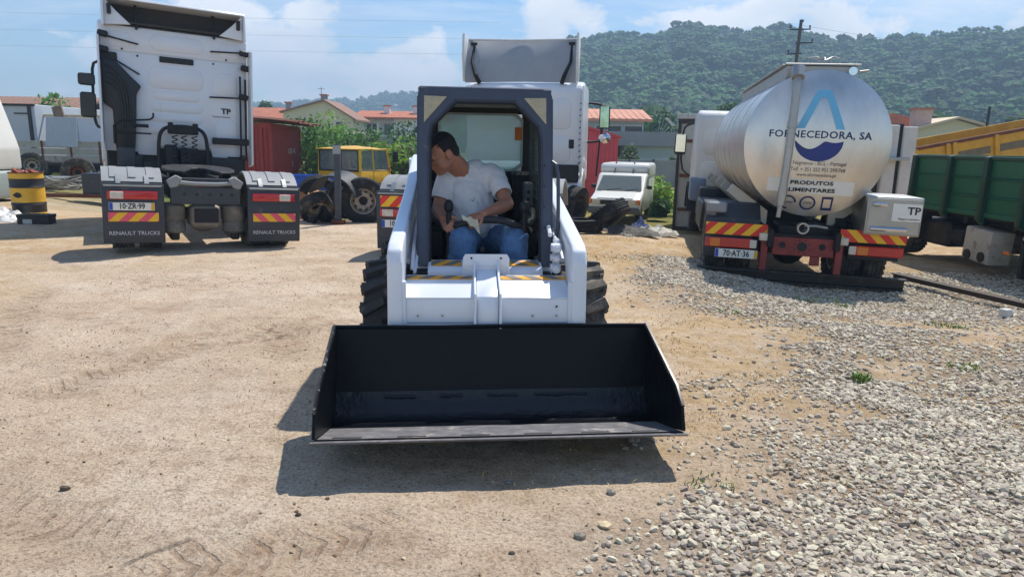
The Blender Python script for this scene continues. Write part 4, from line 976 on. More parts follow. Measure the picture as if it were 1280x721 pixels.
for s in (-1, 1):
    sp = MB().prism([(cy-.32, 1.15), (cy-.34, 3.18), (cy+.02, 3.22), (cy+.02, 1.1)], s*1.19, s*1.225, 'x', .008, 2).build('side_extender', TWHITE, T1)
# roof air deflector: open at the back
RD = MB()
RD.prism([(cy-.20, 3.80), (cy-.18, 3.84), (cy+.5, 3.79), (cy+1.3, 3.66), (cy+1.9, 3.46), (cy+1.9, 3.42), (cy+1.3, 3.61), (cy+.5, 3.74)], -1.13, 1.13, 'x', .008)
rd = RD.build('roof_deflector', TWHITE, T1)
for s in (-1, 1):
    MB().prism([(cy-.20, 3.81), (cy-.26, 3.36), (cy+.3, 3.38), (cy+1.8, 3.42), (cy+1.3, 3.63), (cy+.5, 3.81)], s*1.10, s*1.135, 'x', .006).build('deflector_cheek', TWHITE, rd)
    MB().prism([(s*1.10, 3.38), (s*1.10, 3.82), (s*.92, 3.62), (s*.70, 3.42)], cy-.12, cy-.08, 'y', .01).build('deflector_gusset', TWHITE, rd)
    MB().bx(s*1.02-.03, s*1.02+.03, cy-.18, cy-.12, 3.55, 3.72, .01).build('gusset_bracket', BLK, rd)
    MB().tube([(s*.62, cy-.06, 3.36), (s*.62, cy-.04, 3.55), (s*.62, cy+.10, 3.80)], .022, 8).build('deflector_strut', BLK, rd)
MB().bx(-1.08, 1.08, cy+.2, cy+.24, 3.44, 3.80).bx(-1.08, 1.08, cy-.1, cy+.24, 3.44, 3.47).build('deflector_liner', mat('deflector_inner', '#3d3935', .9, var=.2), rd)
# mirrors on the left of the cab
mi = MB().tube([(-1.20, cy+1.95, 2.95), (-1.30, cy+2.0, 2.90), (-1.31, cy+2.0, 2.5), (-1.31, cy+2.0, 1.9), (-1.27, cy+2.0, 1.72), (-1.20, cy+1.95, 1.7)], .028, 8, smooth=1).build('mirror_arm', BLK, T1)
MB().box((-1.40, cy+2.0, 2.12), (.27, .14, .48), None, .05, 3).build('wing_mirror', BLK, mi); MB().box((-1.41, cy+2.0, 2.60), (.29, .14, .23), None, .05, 3).build('wide_mirror', BLK, mi)
MIR = mat('mirror_glass', '#2a2c31', .1, .6, .2); MB().box((-1.40, cy+1.925, 2.12), (.22, .01, .42), None, .0).build('mirror_glass', MIR, mi); MB().box((-1.41, cy+1.925, 2.60), (.24, .01, .18)).build('mirror_glass', MIR, mi)

# second tractor behind the loader
T2 = thing('tractor_unit', 'white low-cab lorry tractor with a tilted roof deflector standing right behind the loader', 'lorry', (-.54, 9.95, -.02), -9)
tractor_rear(T2, '10·CX·27', '', True, 5.1)
cy = 4.6
c2 = MB().prism([(cy, 1.15), (cy, 2.66), (cy+.12, 2.80), (cy+.5, 2.86), (cy+1.8, 2.84), (cy+2.1, 2.0), (cy+2.15, .8), (cy+1.3, .75), (cy+.9, 1.15)], -1.19, 1.19, 'x', .07, 4).build('cab', TWHITE, T2)
for x0, x1, z0, z1 in ((-.95, .95, 1.9, 2.5), (-.95, .95, 1.25, 1.75)):
    MB().prism([(x0+.08, z0), (x1-.08, z0), (x1, z0+.08), (x1, z1-.08), (x1-.08, z1), (x0+.08, z1), (x0, z1-.08), (x0, z0+.08)], cy-.014, cy+.02, 'y', .012, 2).build('pressed_panel', TWHITE, c2)
MB().bx(.92, 1.03, cy-.02, cy+.02, 1.52, 1.70, .03, 2).build('vent', BLK, c2)
MB().bx(.35, 1.14, cy-.06, cy+.3, .85, 1.20, .02).build('engine_bay', BLK, T2); MB().bx(-1.1, .30, cy-.04, cy+.3, .85, 1.18, .02).build('engine_bay', BLK, T2)
MB().prism([(cy-.28, .95), (cy-.34, 2.45), (cy-.28, 2.72), (cy+.02, 2.76), (cy+.02, .95)], 1.18, 1.21, 'x', .01, 2).build('side_extender', TWHITE, T2)
for k in range(11): MB().box((1.17, cy-.30+.01*k, 1.25+.115*k), (.075, .03, .018), (0, -.5, 0)).build('extender_vent', mat('vent_blue', '#27436b', .5), T2)
# roof fairing leaning back, hollow side towards us
fr2 = MB().grid(lambda u, v: (-1.13+2.26*u+0*v, cy+.05+.28*v*v+.55*(1-abs(2*u-1)**3)*(.35+.3*v), 2.80+.86*v+.03*math.sin(math.pi*u)), 20, 8, .02).build('roof_deflector', mat('shaded_shell_grey', '#9a9da1', .5, var=.06, dirt=('#77716a', .2, 4)), T2)  # shell colour greyed to hold the shade of the hollow side
fr2.location = (-.10, 0, 0)
for s in (-1, 1):
    MB().prism([(cy-.02, 2.82), (cy-.12, 3.30), (cy-.05, 3.74), (cy+.15, 3.72), (cy+.42, 3.62), (cy+.34, 2.84)], s*1.12, s*1.165, 'x', .012, 2).build('deflector_cheek', TWHITE2, fr2)
    MB().tube([(s*.84, cy+.08, 2.80), (s*.90, cy-.02, 2.94), (s*1.0, cy+.10, 3.20), (s*1.0, cy+.34, 3.55)], [.045, .045, .03, .022], 8).build('deflector_strut', DARK, fr2)
    MB().box((s*1.0, cy+.30, 3.58), (.12, .05, .05)).build('strut_head', DARK, fr2)
MB().tube([(-1.13, cy+.33, 3.67), (-.6, cy+.52, 3.685), (0, cy+.65, 3.695), (.6, cy+.52, 3.685), (1.13, cy+.33, 3.67)], .018, 8, smooth=2).build('deflector_lip', TWHITE2, fr2)
mi = MB().tube([(1.18, cy+1.85, 2.52), (1.45, cy+1.9, 2.50), (1.50, cy+1.9, 2.45), (1.50, cy+1.9, 1.75), (1.45, cy+1.9, 1.68), (1.18, cy+1.85, 1.66)], .026, 8, smooth=1).build('mirror_arm', BLK, T2)
MB().box((1.56, cy+1.9, 2.22), (.24, .13, .52), None, .05, 3).build('wing_mirror', BLK, mi); MB().box((1.56, cy+1.83, 2.22), (.19, .01, .46)).build('mirror_glass', mat('mirror_green_reflection', '#8fa79c', .08, .9, .3), mi)  # green reflection put into the mirror's base colour
MB().sph((1.58, cy+1.9, 1.76), (.14, .09, .12), 12).build('wide_mirror', CHROME, mi)
MB().cyl((1.47, cy+1.9, 1.7), (1.42, cy+1.9, .9), .02, n=8).build('mirror_post', BLK, T2)
MB().prism([(cy+.1, 1.0), (cy+.1, .45), (cy+.35, .95), (cy+.8, 1.12)], 1.0, 1.2, 'x', .02).build('wheel_arch', TWHITE, T2)
cheek(MB(), .85, 1.22, .56, .60, 5.1, .5, rad(5), rad(175)).build('front_mudguard', TWHITE, T2)

# ================================================================ TANKER
INOX = bpy.data.materials.new('brushed_stainless'); INOX.use_nodes = True; t = INOX.node_tree; p = t.nodes['Principled BSDF']
g = N(t, 'ShaderNodeTexCoord'); mpp = N(t, 'ShaderNodeMapping'); L(t, g.outputs['Object'], mpp.inputs[0]); mpp.inputs['Scale'].default_value = (2.5, .8, 1.2)
n1 = N(t, 'ShaderNodeTexNoise', i_Scale=2.2, i_Detail=9, i_Roughness=.7); L(t, mpp.outputs[0], n1.inputs['Vector'])
L(t, ramp(t, n1.outputs[0], [(.3, hx('#cbc7c0')), (.7, hx('#dddad5'))]), p.inputs['Base Color'])
L(t, ramp(t, n1.outputs[0], [(.3, (.30,)*3), (.7, (.40,)*3)]), p.inputs['Roughness']); p.inputs['Metallic'].default_value = .93
b = N(t, 'ShaderNodeBump', i_Strength=.05, i_Distance=.02); L(t, n1.outputs[0], b.inputs['Height']); L(t, b.outputs[0], p.inputs['Normal'])
INOX2 = mat('dull_stainless', '#a9a7a2', .42, .75, .1, 4, dirt=('#7d766b', .25, 6))
REDP = mat('faded_red_chassis', '#8c3a35', .6, .1, .25, 7, dirt=('#4d3a30', .3, 8))
TK = thing('tanker_truck', 'stainless food tanker lorry with blue lettering on its round tank end, standing on gravel', 'tanker', (3.86, 9.36, -.34), -11.5, roll=1.2)
TZ, TA, TB = 1.975, .895, .925
def dome(x, z):
    x = x-TX; r = min(1, math.hypot(x/TA, (z-TZ)/TB)); return -.16-.19*(1-r**2.6)
pr = [(0, -.35)]
for k in range(1, 19):
    r = math.sin(k/18*math.pi/2); pr.append((r, -.16-.19*(1-r**2.6)))
pr += [(1.0, -.14), (1.004, -.13), (1.004, -.10), (1.0, -.09), (1.0, 5.2), (.85, 5.4), (0, 5.5)]
TX = .03
MT = Matrix.Translation((TX, 0, TZ)) @ Matrix(((TA, 0, 0, 0), (0, 0, 1, 0), (0, TB, 0, 0), (0, 0, 0, 1)))
tk = MB().lathe(pr, 72, MT); bmesh.ops.recalc_face_normals(tk.bm, faces=tk.bm.faces); tank = tk.build('tank', INOX, TK, 50)
tk = MB()
for y in (.45, 1.53, 2.3, 3.03, 3.7, 4.43):
    tk.tube([(1.004*TA*math.cos(a), y, TZ+1.004*TB*math.sin(a)) for a in [k*math.pi/24 for k in range(48)]], .005, 6, True)
    tk.build('tank_band', INOX, tank, 60); tk = MB()
tk.bm.free()
def wd(v, off=.004): return Vector((v.x, dome(v.x, v.z)-off+(v.y), v.z))
TB_ = mat('tank_lettering_blue', '#15285f', .4, var=.05); LB = mat('logo_pale_blue', '#6fb7dd', .4, var=.05); NB = mat('logo_navy', '#1c2f7a', .4, var=.05)
def subdiv(mb, n=3): bmesh.ops.subdivide_edges(mb.bm, edges=mb.bm.edges[:], cuts=n, use_grid_fill=True)
def decal(mb, name, m_, off):
    for v in mb.bm.verts: v.co = wd(Vector((v.co.x, 0, v.co.z)), off)
    bmesh.ops.recalc_face_normals(mb.bm, faces=mb.bm.faces[:]); return mb.build(name, m_, tank, 0)
def quad_strip(mb, L0, L1, n=10):
    for (a, b), (c, d) in zip(zip(L0, L0[1:]), zip(L1, L1[1:])):
        for k in range(n):
            f = lambda p, q, t: (p[0]+(q[0]-p[0])*t, 0, p[1]+(q[1]-p[1])*t)
            mb.poly([f(a, b, k/n), f(a, b, (k+1)/n), f(c, d, (k+1)/n), f(c, d, k/n)])
txz = 2.09
text('FORNECEDORA, SA', .125, TB_, tank, (TX+.0, 0, txz), bold=.002, warp=wd, space=1.08, width=1.23)
X0 = TX
mb = MB(); quad_strip(mb, [(X0-.30, txz+.075), (X0-.13, txz+.46), (X0-.075, txz+.555), (X0+.07, txz+.555), (X0+.12, txz+.46), (X0+.28, txz+.075)], [(X0-.20, txz+.075), (X0-.055, txz+.42), (X0-.03, txz+.46), (X0+.03, txz+.46), (X0+.05, txz+.42), (X0+.175, txz+.075)]); decal(mb, 'emblem_arch', LB, .004)
mb = MB(); n = 20
ct = [(X0-.30+.58*k/n, txz-.072-(.105*math.sin(math.pi*min(1, k/n/.62))**1.0 if k/n < .62 else -.0)+(-.02*math.sin(math.pi*(k/n-.62)/.38) if k/n > .62 else 0)) for k in range(n+1)]
bt = [(X0-.01-.29*math.cos(math.pi*k/n), txz-.075-.255*math.sin(math.pi*k/n)) for k in range(n+1)]
quad_strip(mb, ct, bt, 1); decal(mb, 'emblem_bowl', NB, .0045)
GRYT = mat('tank_lettering_grey', '#55544f', .5, var=.05)
text('Negreiros - BCL - Portugal', .068, GRYT, tank, (X0+.03, 0, txz-.355), warp=wd, width=.64)
text('Telf. + 351 252 951 299/768', .068, GRYT, tank, (X0+.02, 0, txz-.435), warp=wd, width=.66)
text('www.afornecedora.pt', .062, GRYT, tank, (X0+.01, 0, txz-.502), warp=wd, width=.48)
zl = txz-.56
mb = MB(); quad_strip(mb, [(X0-.56, zl+.015), (X0+.50, zl-.015)], [(X0-.56, zl-.165), (X0+.50, zl-.195)], 24); lab = decal(mb, 'white_label', PLATEW, .003)
text('PRODUTOS', .068, INK, tank, (X0-.03, 0, zl-.045), bold=.002, warp=lambda v: wd(v, .006), width=.52); text('ALIMENTARES', .068, INK, tank, (X0-.05, 0, zl-.138), bold=.002, warp=lambda v: wd(v, .006), width=.64)
ze = zl-.305
for x, r in ((X0-.28, .10), (X0-.04, .10)):
    mb = MB(); m_ = 28; A = [(x+r*math.cos(2*math.pi*k/m_), ze+r*.92*math.sin(2*math.pi*k/m_)) for k in range(m_+1)]; B = [(x+r*.76*math.cos(2*math.pi*k/m_), ze+r*.70*math.sin(2*math.pi*k/m_)) for k in range(m_+1)]
    if x < X0-.1: A = A[:22]; B = B[:22]
    quad_strip(mb, A, B, 1); decal(mb, 'round_emblem', TB_, .004)
text('eurobor', .040, TB_, tank, (X0-.28, 0, ze), warp=wd, name='emblem_lettering', width=.12); text('CNQ', .05, TB_, tank, (X0-.04, 0, ze), warp=wd, name='emblem_lettering', width=.10)
mb = MB(); e0, e1 = X0+.13, X0+.27
for a, b_, c, d in ((e0, e1, ze+.09, ze+.06), (e0, e1, ze-.055, ze-.09), (e0, e0+.022, ze+.06, ze-.055), (e1-.022, e1, ze+.06, ze-.055)): quad_strip(mb, [(a, c), (b_, c)], [(a, d), (b_, d)], 3)
decal(mb, 'square_emblem', TB_, .004)
# top walkway
wk = MB().bx(-.42, .42, -.06, -.02, 2.80, 2.955, .008).bx(-.42, -.38, -.02, 5.0, 2.66, 2.955, .008).bx(.38, .42, -.02, 5.0, 2.66, 2.955, .008).bx(-.38, .38, -.02, 5.0, 2.84, 2.87).build('top_walkway', INOX2, TK)
MB().bx(-.45, .46, -.10, -.01, 2.956, 2.982, .006).build('walkway_lip', INOX2, wk)
MB().bx(-.47, -.37, .0, 5.0, 2.957, 2.977, .006).build('walkway_lip', INOX2, wk)
MB().cyl((.36, -.14, 2.89), (.36, -.06, 2.89), .052, n=16).build('round_lamp', CHROME, wk); MB().cyl((.40, -.10, 2.88), (.55, -.10, 2.90), .014, n=8).build('handle', INOX2, wk)
mb = MB()
for a in range(3): mb.tube([(-.06+.12*a, .3, 2.98), (-.10+.14*a, .3, 3.09), (.10, .3, 3.06), (.0+.1*a, .35, 3.11), (-.12+.20*a, .3, 3.09)], .012, 6)
mb.build('filler_cage', GALV, wk)
dp = MB().tube([(-.33, -.16, 2.90), (-.33, -.30, 2.89), (-.332, -.40, 2.80), (-.34, -.45, 2.2), (-.36, -.46, 1.5), (-.375, -.46, 1.20)], .050, 14, smooth=1).build('drain_pipe', INOX2, TK)
MB().cyl((-.33, -.33, 2.90), (-.333, -.41, 2.77), .078, n=16).build('pipe_elbow', INOX2, dp); MB().tube([(-.375, -.46, 1.22), (-.385, -.46, 1.04)], .03, 10).build('pipe_tip', INOX2, dp)
MB().cyl((-.34, -.445, 2.24), (-.342, -.452, 2.16), .060, n=14).build('pipe_clamp', INOX2, dp); MB().cyl((-.365, -.46, 1.42), (-.371, -.46, 1.26), .058, n=14).build('pipe_clamp', INOX2, dp)
MB().tube([(-.02, -.30, .93), (.12, -.34, .94), (.26, -.30, .92)], .016, 8).build('valve_lever', INOX2, TK)
T = Matrix.Translation((-.04, -.20, .90)) @ Matrix.Rotation(rad(90), 4, 'X'); MB().lathe([(.05, 0), (.065, .0), (.075, .10), (.075, .14), (.055, .14), (.045, .02)], 20, T).build('outlet_valve', INOX2, TK)
# chassis, wheels, guards
for s in (-1, 1):
    for x in (.66, 1.02): truck_tyre(TK, (s*(x+.04), .75, .52), out=s, rub=RUBD, R=.52)
    MB().bx(s*.38, s*.45, -.3, 7.5, .62, .86, .01).build('chassis_rail', DARK, TK)
    MB().prism([(.0, .62), (0, .84), (5, .84), (5, .62)], s*.56, s*.62, 'x').build('tank_bearer', DARK, TK)
    for y in (.4, 1.5, 2.6, 3.7, 4.8): MB().prism([(s*.40, .84), (s*.97, 1.30), (s*.90, 1.40), (s*.40, 1.05)], y-.04, y+.04, 'y').build('tank_saddle', INOX2, TK)
    cheek(MB(), s*.50, s*1.24, .585, .62, .75, .52, rad(12), rad(168)).build('mudguard', DGREY, TK)
MB().prism([(-.02, .42), (.04, .95), (.22, 1.13), (.40, 1.16), (.40, 1.05), (.22, 1.02), (.10, .85), (.10, .42)], -1.25, -.52, 'x', .012, 2).build('mudguard_skirt', DGREY, TK)
MB().prism([(-.02, .50), (.04, .75), (.22, .95), (.40, .98), (.40, .9), (.10, .50)], .62, 1.25, 'x', .012, 2).build('mudguard_skirt', BLK, TK)
MB().bx(-1.24, -.98, -.02, .10, 1.02, 1.16, .02).build('guard_patch', MGREY, TK)
MB().bx(-.28, .60, .1, .6, .60, .90, .02).build('pump_housing', BLK, TK); MB().cyl((-.6, 2.5, .72), (.6, 2.5, .72), .26, n=20).build('air_tank', BLK, TK)
MB().cyl((-.9, .75, .52), (.9, .75, .52), .11, n=14).sph((0, .75, .5), .24, 14).build('axle', GREASE, TK)
hb = MB().bx(-1.25, 1.25, -.165, -.13, .74, .80, .004).build('board_rail', DARK, TK)
hazard(TK, -.85, -.185, .745, .905, .80, 1, sw=.115); hazard(TK, .86, -.185, .745, .905, .80, -1, sw=.115)
for s in (-1, 1):
    l = MB().bx(s*.93-.31, s*.93+.31, -.22, -.16, .575, .705, .012).build('rear_lamp', REDL, TK)
    MB().bx(s*.93-.25, s*.93-.12, -.226, -.2, .585, .695, .006).build('amber_lens', AMBL, l)
    MB().bx(s*.62-.045, s*.62+.045, -.226, -.2, .585, .695, .006).build('clear_lens', CLRL, l)
    MB().bx(s*.50-.055, s*.50+.055, -.26, -.17, .70, .80, .01).build('work_lamp', CLRL, TK)
    MB().bx(s*.47-.045, s*.47+.045, -.20, -.12, .26, .72, .008).build('bumper_hanger', REDP, TK)
cmr = MB().bx(-.37, .40, -.21, -.13, .52, .76, .008).build('rear_cross_member', REDP, TK)
MB().cyl((0, -.205, .645), (0, -.216, .645), .062, n=20).build('tow_eye', BLK, cmr)
for k in range(8): a = k*math.pi/4+.39; MB().cyl((.10*math.cos(a), -.208, .645+.09*math.sin(a)), (.10*math.cos(a), -.214, .645+.09*math.sin(a)), .010, n=6).build('bolt_hole', BLK, cmr)
for x in (-.25, .25): MB().cyl((x, -.207, .655), (x, -.218, .655), .042, n=14).build('air_coupling', DARK, cmr)
MB().bx(.12, .24, -.20, -.15, .40, .52, .01).build('tow_socket', REDP, TK)
plate(TK, -.83, -.235, .50, '70·AT·36', .55, .115)
BZ = -.02
bb = MB().bx(-1.32, 1.32, -.27, -.14, .145, .165).bx(-1.32, 1.32, -.155, -.14, .165, .285, .003).bx(-1.32, 1.32, -.27, -.14, .285, .305).build('under_run_bar', mat('grey_black_steel', '#2e2d2d', .5, .3, .2, 6, dirt=('#6a5d4c', .35, 6)), TK)
# stainless cabinet
bxm = MB().bx(.70, 1.36, -.30, .5, .87, 1.36, .015, 2).build('steel_cabinet', INOX2, TK)
for v in bxm.data.vertices: v.co.z -= .0
MB().bx(.72, 1.34, -.315, -.298, .89, 1.34, .008).build('cabinet_door', INOX2, bxm)
for z in (.95, 1.26): MB().cyl((.76, -.335, z), (.92+(.27 if z < 1 else 0), -.335, z), .030, n=10).build('door_latch', CHROME, bxm)
lb_ = MB().bx(1.00, 1.34, -.320, -.316, 1.06, 1.28).build('sign_label', PLATEW, bxm); text('TP', .13, INK, lb_, (1.25, -.322, 1.19), bold=.003, sx=1.05, name='sign_lettering'); text('Aluguer a terceiros', .032, INK, lb_, (1.20, -.322, 1.09), name='sign_lettering')
# tanker cab
cy = 5.75
tc_ = MB().prism([(cy, .95), (cy, 2.50), (cy+.08, 2.62), (cy+.4, 2.68), (cy+1.6, 2.6), (cy+1.95, 1.9), (cy+2.0, .6), (cy+1.5, .6), (cy+1.3, 1.0)], -1.18, 1.18, 'x', .07, 3).build('cab', TWHITE2, TK)
for z0, z1 in ((1.75, 2.3), (1.1, 1.6)):
    MB().prism([(-1.05, z0+.08), (-.97, z0), (-.55, z0), (-.47, z0+.08), (-.47, z1-.08), (-.55, z1), (-.97, z1), (-1.05, z1-.08)], cy-.018, cy+.02, 'y', .014, 2).build('pressed_panel', TWHITE2, tc_)
mi = MB().tube([(-1.18, cy+1.75, 2.45), (-1.38, cy+1.8, 2.38), (-1.42, cy+1.8, 2.2), (-1.42, cy+1.8, 1.4), (-1.18, cy+1.75, 1.2)], .024, 8, smooth=1).build('mirror_arm', BLK, TK)
MB().box((-1.46, cy+1.8, 1.95), (.27, .12, .48), None, .05, 3).build('wing_mirror', BLK, mi); MB().box((-1.46, cy+1.735, 1.97), (.22, .01, .40)).build('mirror_glass', CHROME, mi)
cheek(MB(), -1.26, -.80, .56, .62, cy+.95, .5, rad(0), rad(180)).build('front_mudguard', BLK, TK)
MB().bx(-1.24, -.9, cy-.05, cy+.4, .75, 1.25, .05, 2).build('cab_step_panel', mat('blue_grey_panel', '#6f7f95', .5, var=.1, dirt=('#6a6357', .3, 5)), TK)
for s in (-1, 1): truck_tyre(TK, (s*1.02, cy+.95, .5), out=s, rub=RUBD)
MB().bx(-1.15, -.5, 2.6, 4.2, .45, .95, .04, 2).build('fuel_tank', DGREY, TK); MB().bx(-1.1, -.5, 4.4, 5.4, .5, 1.1, .04, 2).build('battery_box', BLK, TK)
# ================================================================ YARD: left of the loader
def corr(mb, P0, P1, z0, z1, pitch=.28, dep=.045, side=1):
    """corrugated sheet from P0 to P1 (2D) between z0 and z1"""
    P0, P1 = Vector(P0), Vector(P1); d = P1-P0; l = d.length; d.normalize(); n = Vector((d.y, -d.x))*side
    pts = []; k = 0; x = 0
    while x < l:
        for a, h in ((0, 0), (.30, 0), (.42, 1), (.82, 1), (.94, 0)):
            q = x+a*pitch
            if q <= l: pts.append(P0+d*q+n*(h*dep))
        x += pitch
    pts.append(P1)
    for a, b in zip(pts, pts[1:]): mb.poly([(a.x, a.y, z0), (b.x, b.y, z0), (b.x, b.y, z1), (a.x, a.y, z1)])
    return mb
CRED = mat('weathered_container_red', '#983027', .6, var=.15, scale=3, dirt=('#6a3a2c', .25, 4), streak=('#5d2f24', .45))
CT = thing('shipping_container', 'red corrugated container under an overhanging rusty roof sheet, beside the white cab', 'container', (-8.25, 24.0, -.60), 8)
corr(MB(), (0, 0), (0, 6.05), .12, 2.6, .28, .05, 1).build('long_wall', CRED, CT, 0); corr(MB(), (-2.44, 0), (0, 0), .12, 2.6, .28, .05, 1).build('end_wall', CRED, CT, 0)
for x, y in ((0, 0), (-2.44, 0), (0, 6.05)): MB().bx(x-.06, x+.07, y-.07, y+.07, 0, 2.72, .01).build('corner_post', CRED, CT)
MB().bx(-.05, .08, 0, 6.05, 2.56, 2.72).bx(-2.44, 0, -.08, .05, 2.56, 2.72).build('top_rail', CRED, CT); MB().bx(-.05, .08, 0, 6.05, 0, .14).bx(-2.44, 0, -.08, .05, 0, .14).build('bottom_rail', CRED, CT)
text('USE 41', .30, mat('container_lettering', '#c9bdb4', .6, var=.2), CT, (.065, 3.8, 1.75), rot=(90, 0, 90), width=1.5); text('22', .30, MC['container_lettering'], CT, (.065, 3.8, 1.25), rot=(90, 0, 90))
for k in range(6):
    MB().grid(lambda u, v: (-2.9+3.9*u, -.5+1.12*k+1.14*v, 2.80+.05*math.sin(k*1.7)+.10*math.sin(u*3)+.03*math.sin(v*9)-.05*u*u), 16, 12, .01).build('roof_sheet', RUSTY, CT)
# post
PO = MB().bx(-.055, .055, -.045, .045, 0, 1.52, .004).build('steel_post', mat('grey_blue_steel', '#50565c', .6, .3, .2, 6, dirt=('#6d4a36', .4, 7)))
PO.location = (-3.36, 13.35, G(-3.36, 13.35)-.02); PO.rotation_euler = (0, rad(1.0), 0); PO['label'] = 'upright grey steel post in front of the yellow cab'; PO['category'] = 'post'
c = MB().bx(-.12, .12, -.09, .09, -.02, .10, .01).build('post_foot', RUSTY, PO); MB().bx(-.075, .075, -.06, -.045, 1.34, 1.50, .004).build('post_plate', GALV, PO)
MB().bx(-.5, .95, -.05, .05, -.02, .02).build('foot_bar', RUSTY, PO)
# yellow cab
YEL = mat('sun_faded_yellow_paint', '#e0ab14', .45, var=.12, scale=3, dirt=('#8a5a2a', .22, 6), coat=.2)
WGL = glass('window_glass', (.62, .70, .74), (.22, .27, .30), .50, .08)
YT = thing('old_truck', 'old yellow lorry cab with a dented roof parked behind the tyre pile', 'lorry', (-6.02, 24.2, -.66), -30)
y0 = 0
body_ = MB().prism([(0, .55), (0, 1.20), (.06, 1.25), (1.55, 1.25), (1.68, .95), (1.72, .45), (1.45, .45), (1.35, .72), (1.1, .85), (.80, .72), (.68, .45), (.1, .45)], -.98, .98, 'x', .04, 3).build('cab', YEL, YT)
MB().grid(lambda u, v: (-1.02+2.04*u, -.04+1.62*v, 1.98+.10*math.sin(math.pi*u)*math.sin(math.pi*min(1, v*1.1))+.012*math.sin(u*21)*math.sin(v*8)), 18, 10, .03).build('roof', YEL, body_)
for x in (-.96, -.05, .05, .96): MB().bar((x, .02, 1.2), (x*.97, .05, 1.99), .09, .06).build('window_pillar', YEL, body_)
for x in (-.96, .96):
    MB().bar((x, .70, 1.22), (x*.97, .66, 2.0), .05, .05).build('window_pillar', YEL, body_); MB().bar((x, 1.58, 1.22), (x*.96, 1.38, 2.0), .05, .07).build('window_pillar', YEL, body_)
for s in (-1, 1):
    MB().prism([(s*.10, 1.26), (s*.88, 1.26), (s*.87, 1.92), (s*.11, 1.92)], .02, .03, 'y').build('rear_window', WGL, body_)
    MB().ringp([(s*.06, 1.22), (s*.92, 1.22), (s*.91, 1.97), (s*.07, 1.97)], [(s*.11, 1.27), (s*.87, 1.27), (s*.86, 1.91), (s*.12, 1.91)], -.005, .015).build('window_seal', BLK, body_)
    MB().prism([(.12, 1.27), (.66, 1.27), (.62, 1.93), (.14, 1.93)], s*.955, s*.965, 'x').build('side_window', WGL, body_)
    MB().prism([(.74, 1.27), (1.5, 1.27), (1.33, 1.93), (.70, 1.93)], s*.955, s*.965, 'x').build('side_window', WGL, body_)
    cheek(MB(), s*.90, s*1.03, .40, .46, 1.12, .40, rad(-5), rad(185)).build('wheel_arch', YEL, body_)
    truck_tyre(YT, (s*.86, 1.12, .38), R=.38, w=.2, rr=.23, out=s, rim=YEL, tread=False)
    MB().ringp([(.66, .50), (.66, 1.24), (1.50, 1.24), (1.50, .85), (1.38, .78), (1.10, .90), (.80, .78), (.72, .50)], [(.68, .52), (.68, 1.22), (1.48, 1.22), (1.48, .87), (1.38, .80), (1.10, .92), (.79, .79), (.70, .52)], s*.982, s*.990, 'x').build('door_edge', mat('yellow_shadow_gap', '#7a5a10', .6), body_)
MB().bx(-.72, -.40, -.03, .01, .78, .86, .01).build('rear_lamp', REDL, YT); MB().bx(.35, .75, -.04, .0, 1.02, 1.10, .01).build('red_reflector', REDL, YT)
MB().tube([(.98, 1.5, 1.80), (1.25, 1.55, 1.86), (1.25, 1.55, 1.5), (.98, 1.5, 1.3)], .015, 6).build('mirror_arm', BLK, YT); MB().box((1.27, 1.5, 1.72), (.22, .06, .36), None, .03, 2).build('wing_mirror', BLK, YT)
MB().bx(-.9, .9, -1.6, 0, .45, .62, .03).build('chassis', GREASE, YT)
MB().tube([(-.35, -.06, 1.0), (-.1, -.10, 1.12), (.3, -.08, 1.0)], .012, 6).build('wiper', BLK, YT)
# tyre pile
def loose_tyre(loc, eul, label, R=.42, w=.24, rim=None, rub=RUBD, group=None, rr=.25, hub=False):
    e = thing('wheel' if rim else 'tyre', label, 'wheel' if rim else 'tyre', loc, 0, group); e.rotation_euler = [rad(a) for a in eul]
    if rim: truck_tyre(e, (0, 0, 0), R=R, w=w, rim=rim, rub=rub, rr=rr, out=1, hub=hub)
    else: truck_tyre(e, (0, 0, 0), R=R, w=w, rub=rub, rr=rr, empty=True, name='casing')
    return e
g1 = 'tyres and wheels piled in front of the yellow cab'
loose_tyre((-2.98, 13.85, .42), (0, 4, -78), 'upright lorry wheel with a pale dirty rim just right of the steel post', .46, .24, RIMG, RUB, group=g1)
loose_tyre((-3.95, 13.95, .26), (0, 38, -50), 'leaning wheel with a cream rim ring, left of the steel post', .34, .22, mat('cream_rim', '#c4b69c', .6, var=.15, dirt=('#8a7355', .4, 6)), group=g1)
loose_tyre((-4.15, 14.9, .42), (0, 15, -70), 'bare black tyre at the back left of the pile', .44, .26, None, RUB, group=g1)
loose_tyre((-3.50, 14.55, .40), (0, -8, -100), 'worn tyre behind the steel post under the bent mudguard', .42, .25, None, RUB, group=g1)
loose_tyre((-2.62, 14.4, .36), (0, 10, -60), 'tyre tucked behind the pale-rimmed wheel', .40, .24, None, RUB, group=g1)
mg_ = MB(); cheek(mg_, -.28, .30, .47, .50, 0, 0, rad(18), rad(172), 16)
mo = mg_.build('bent_mudguard', mat('dull_black_plastic', '#34363a', .55, var=.15, dirt=('#77705f', .3, 4))); mo.location = (-3.48, 13.90, .46); mo.rotation_euler = (0, rad(-8), rad(78)); mo['label'] = 'loose black plastic mudguard lying over the tyres by the post'; mo['category'] = 'mudguard'
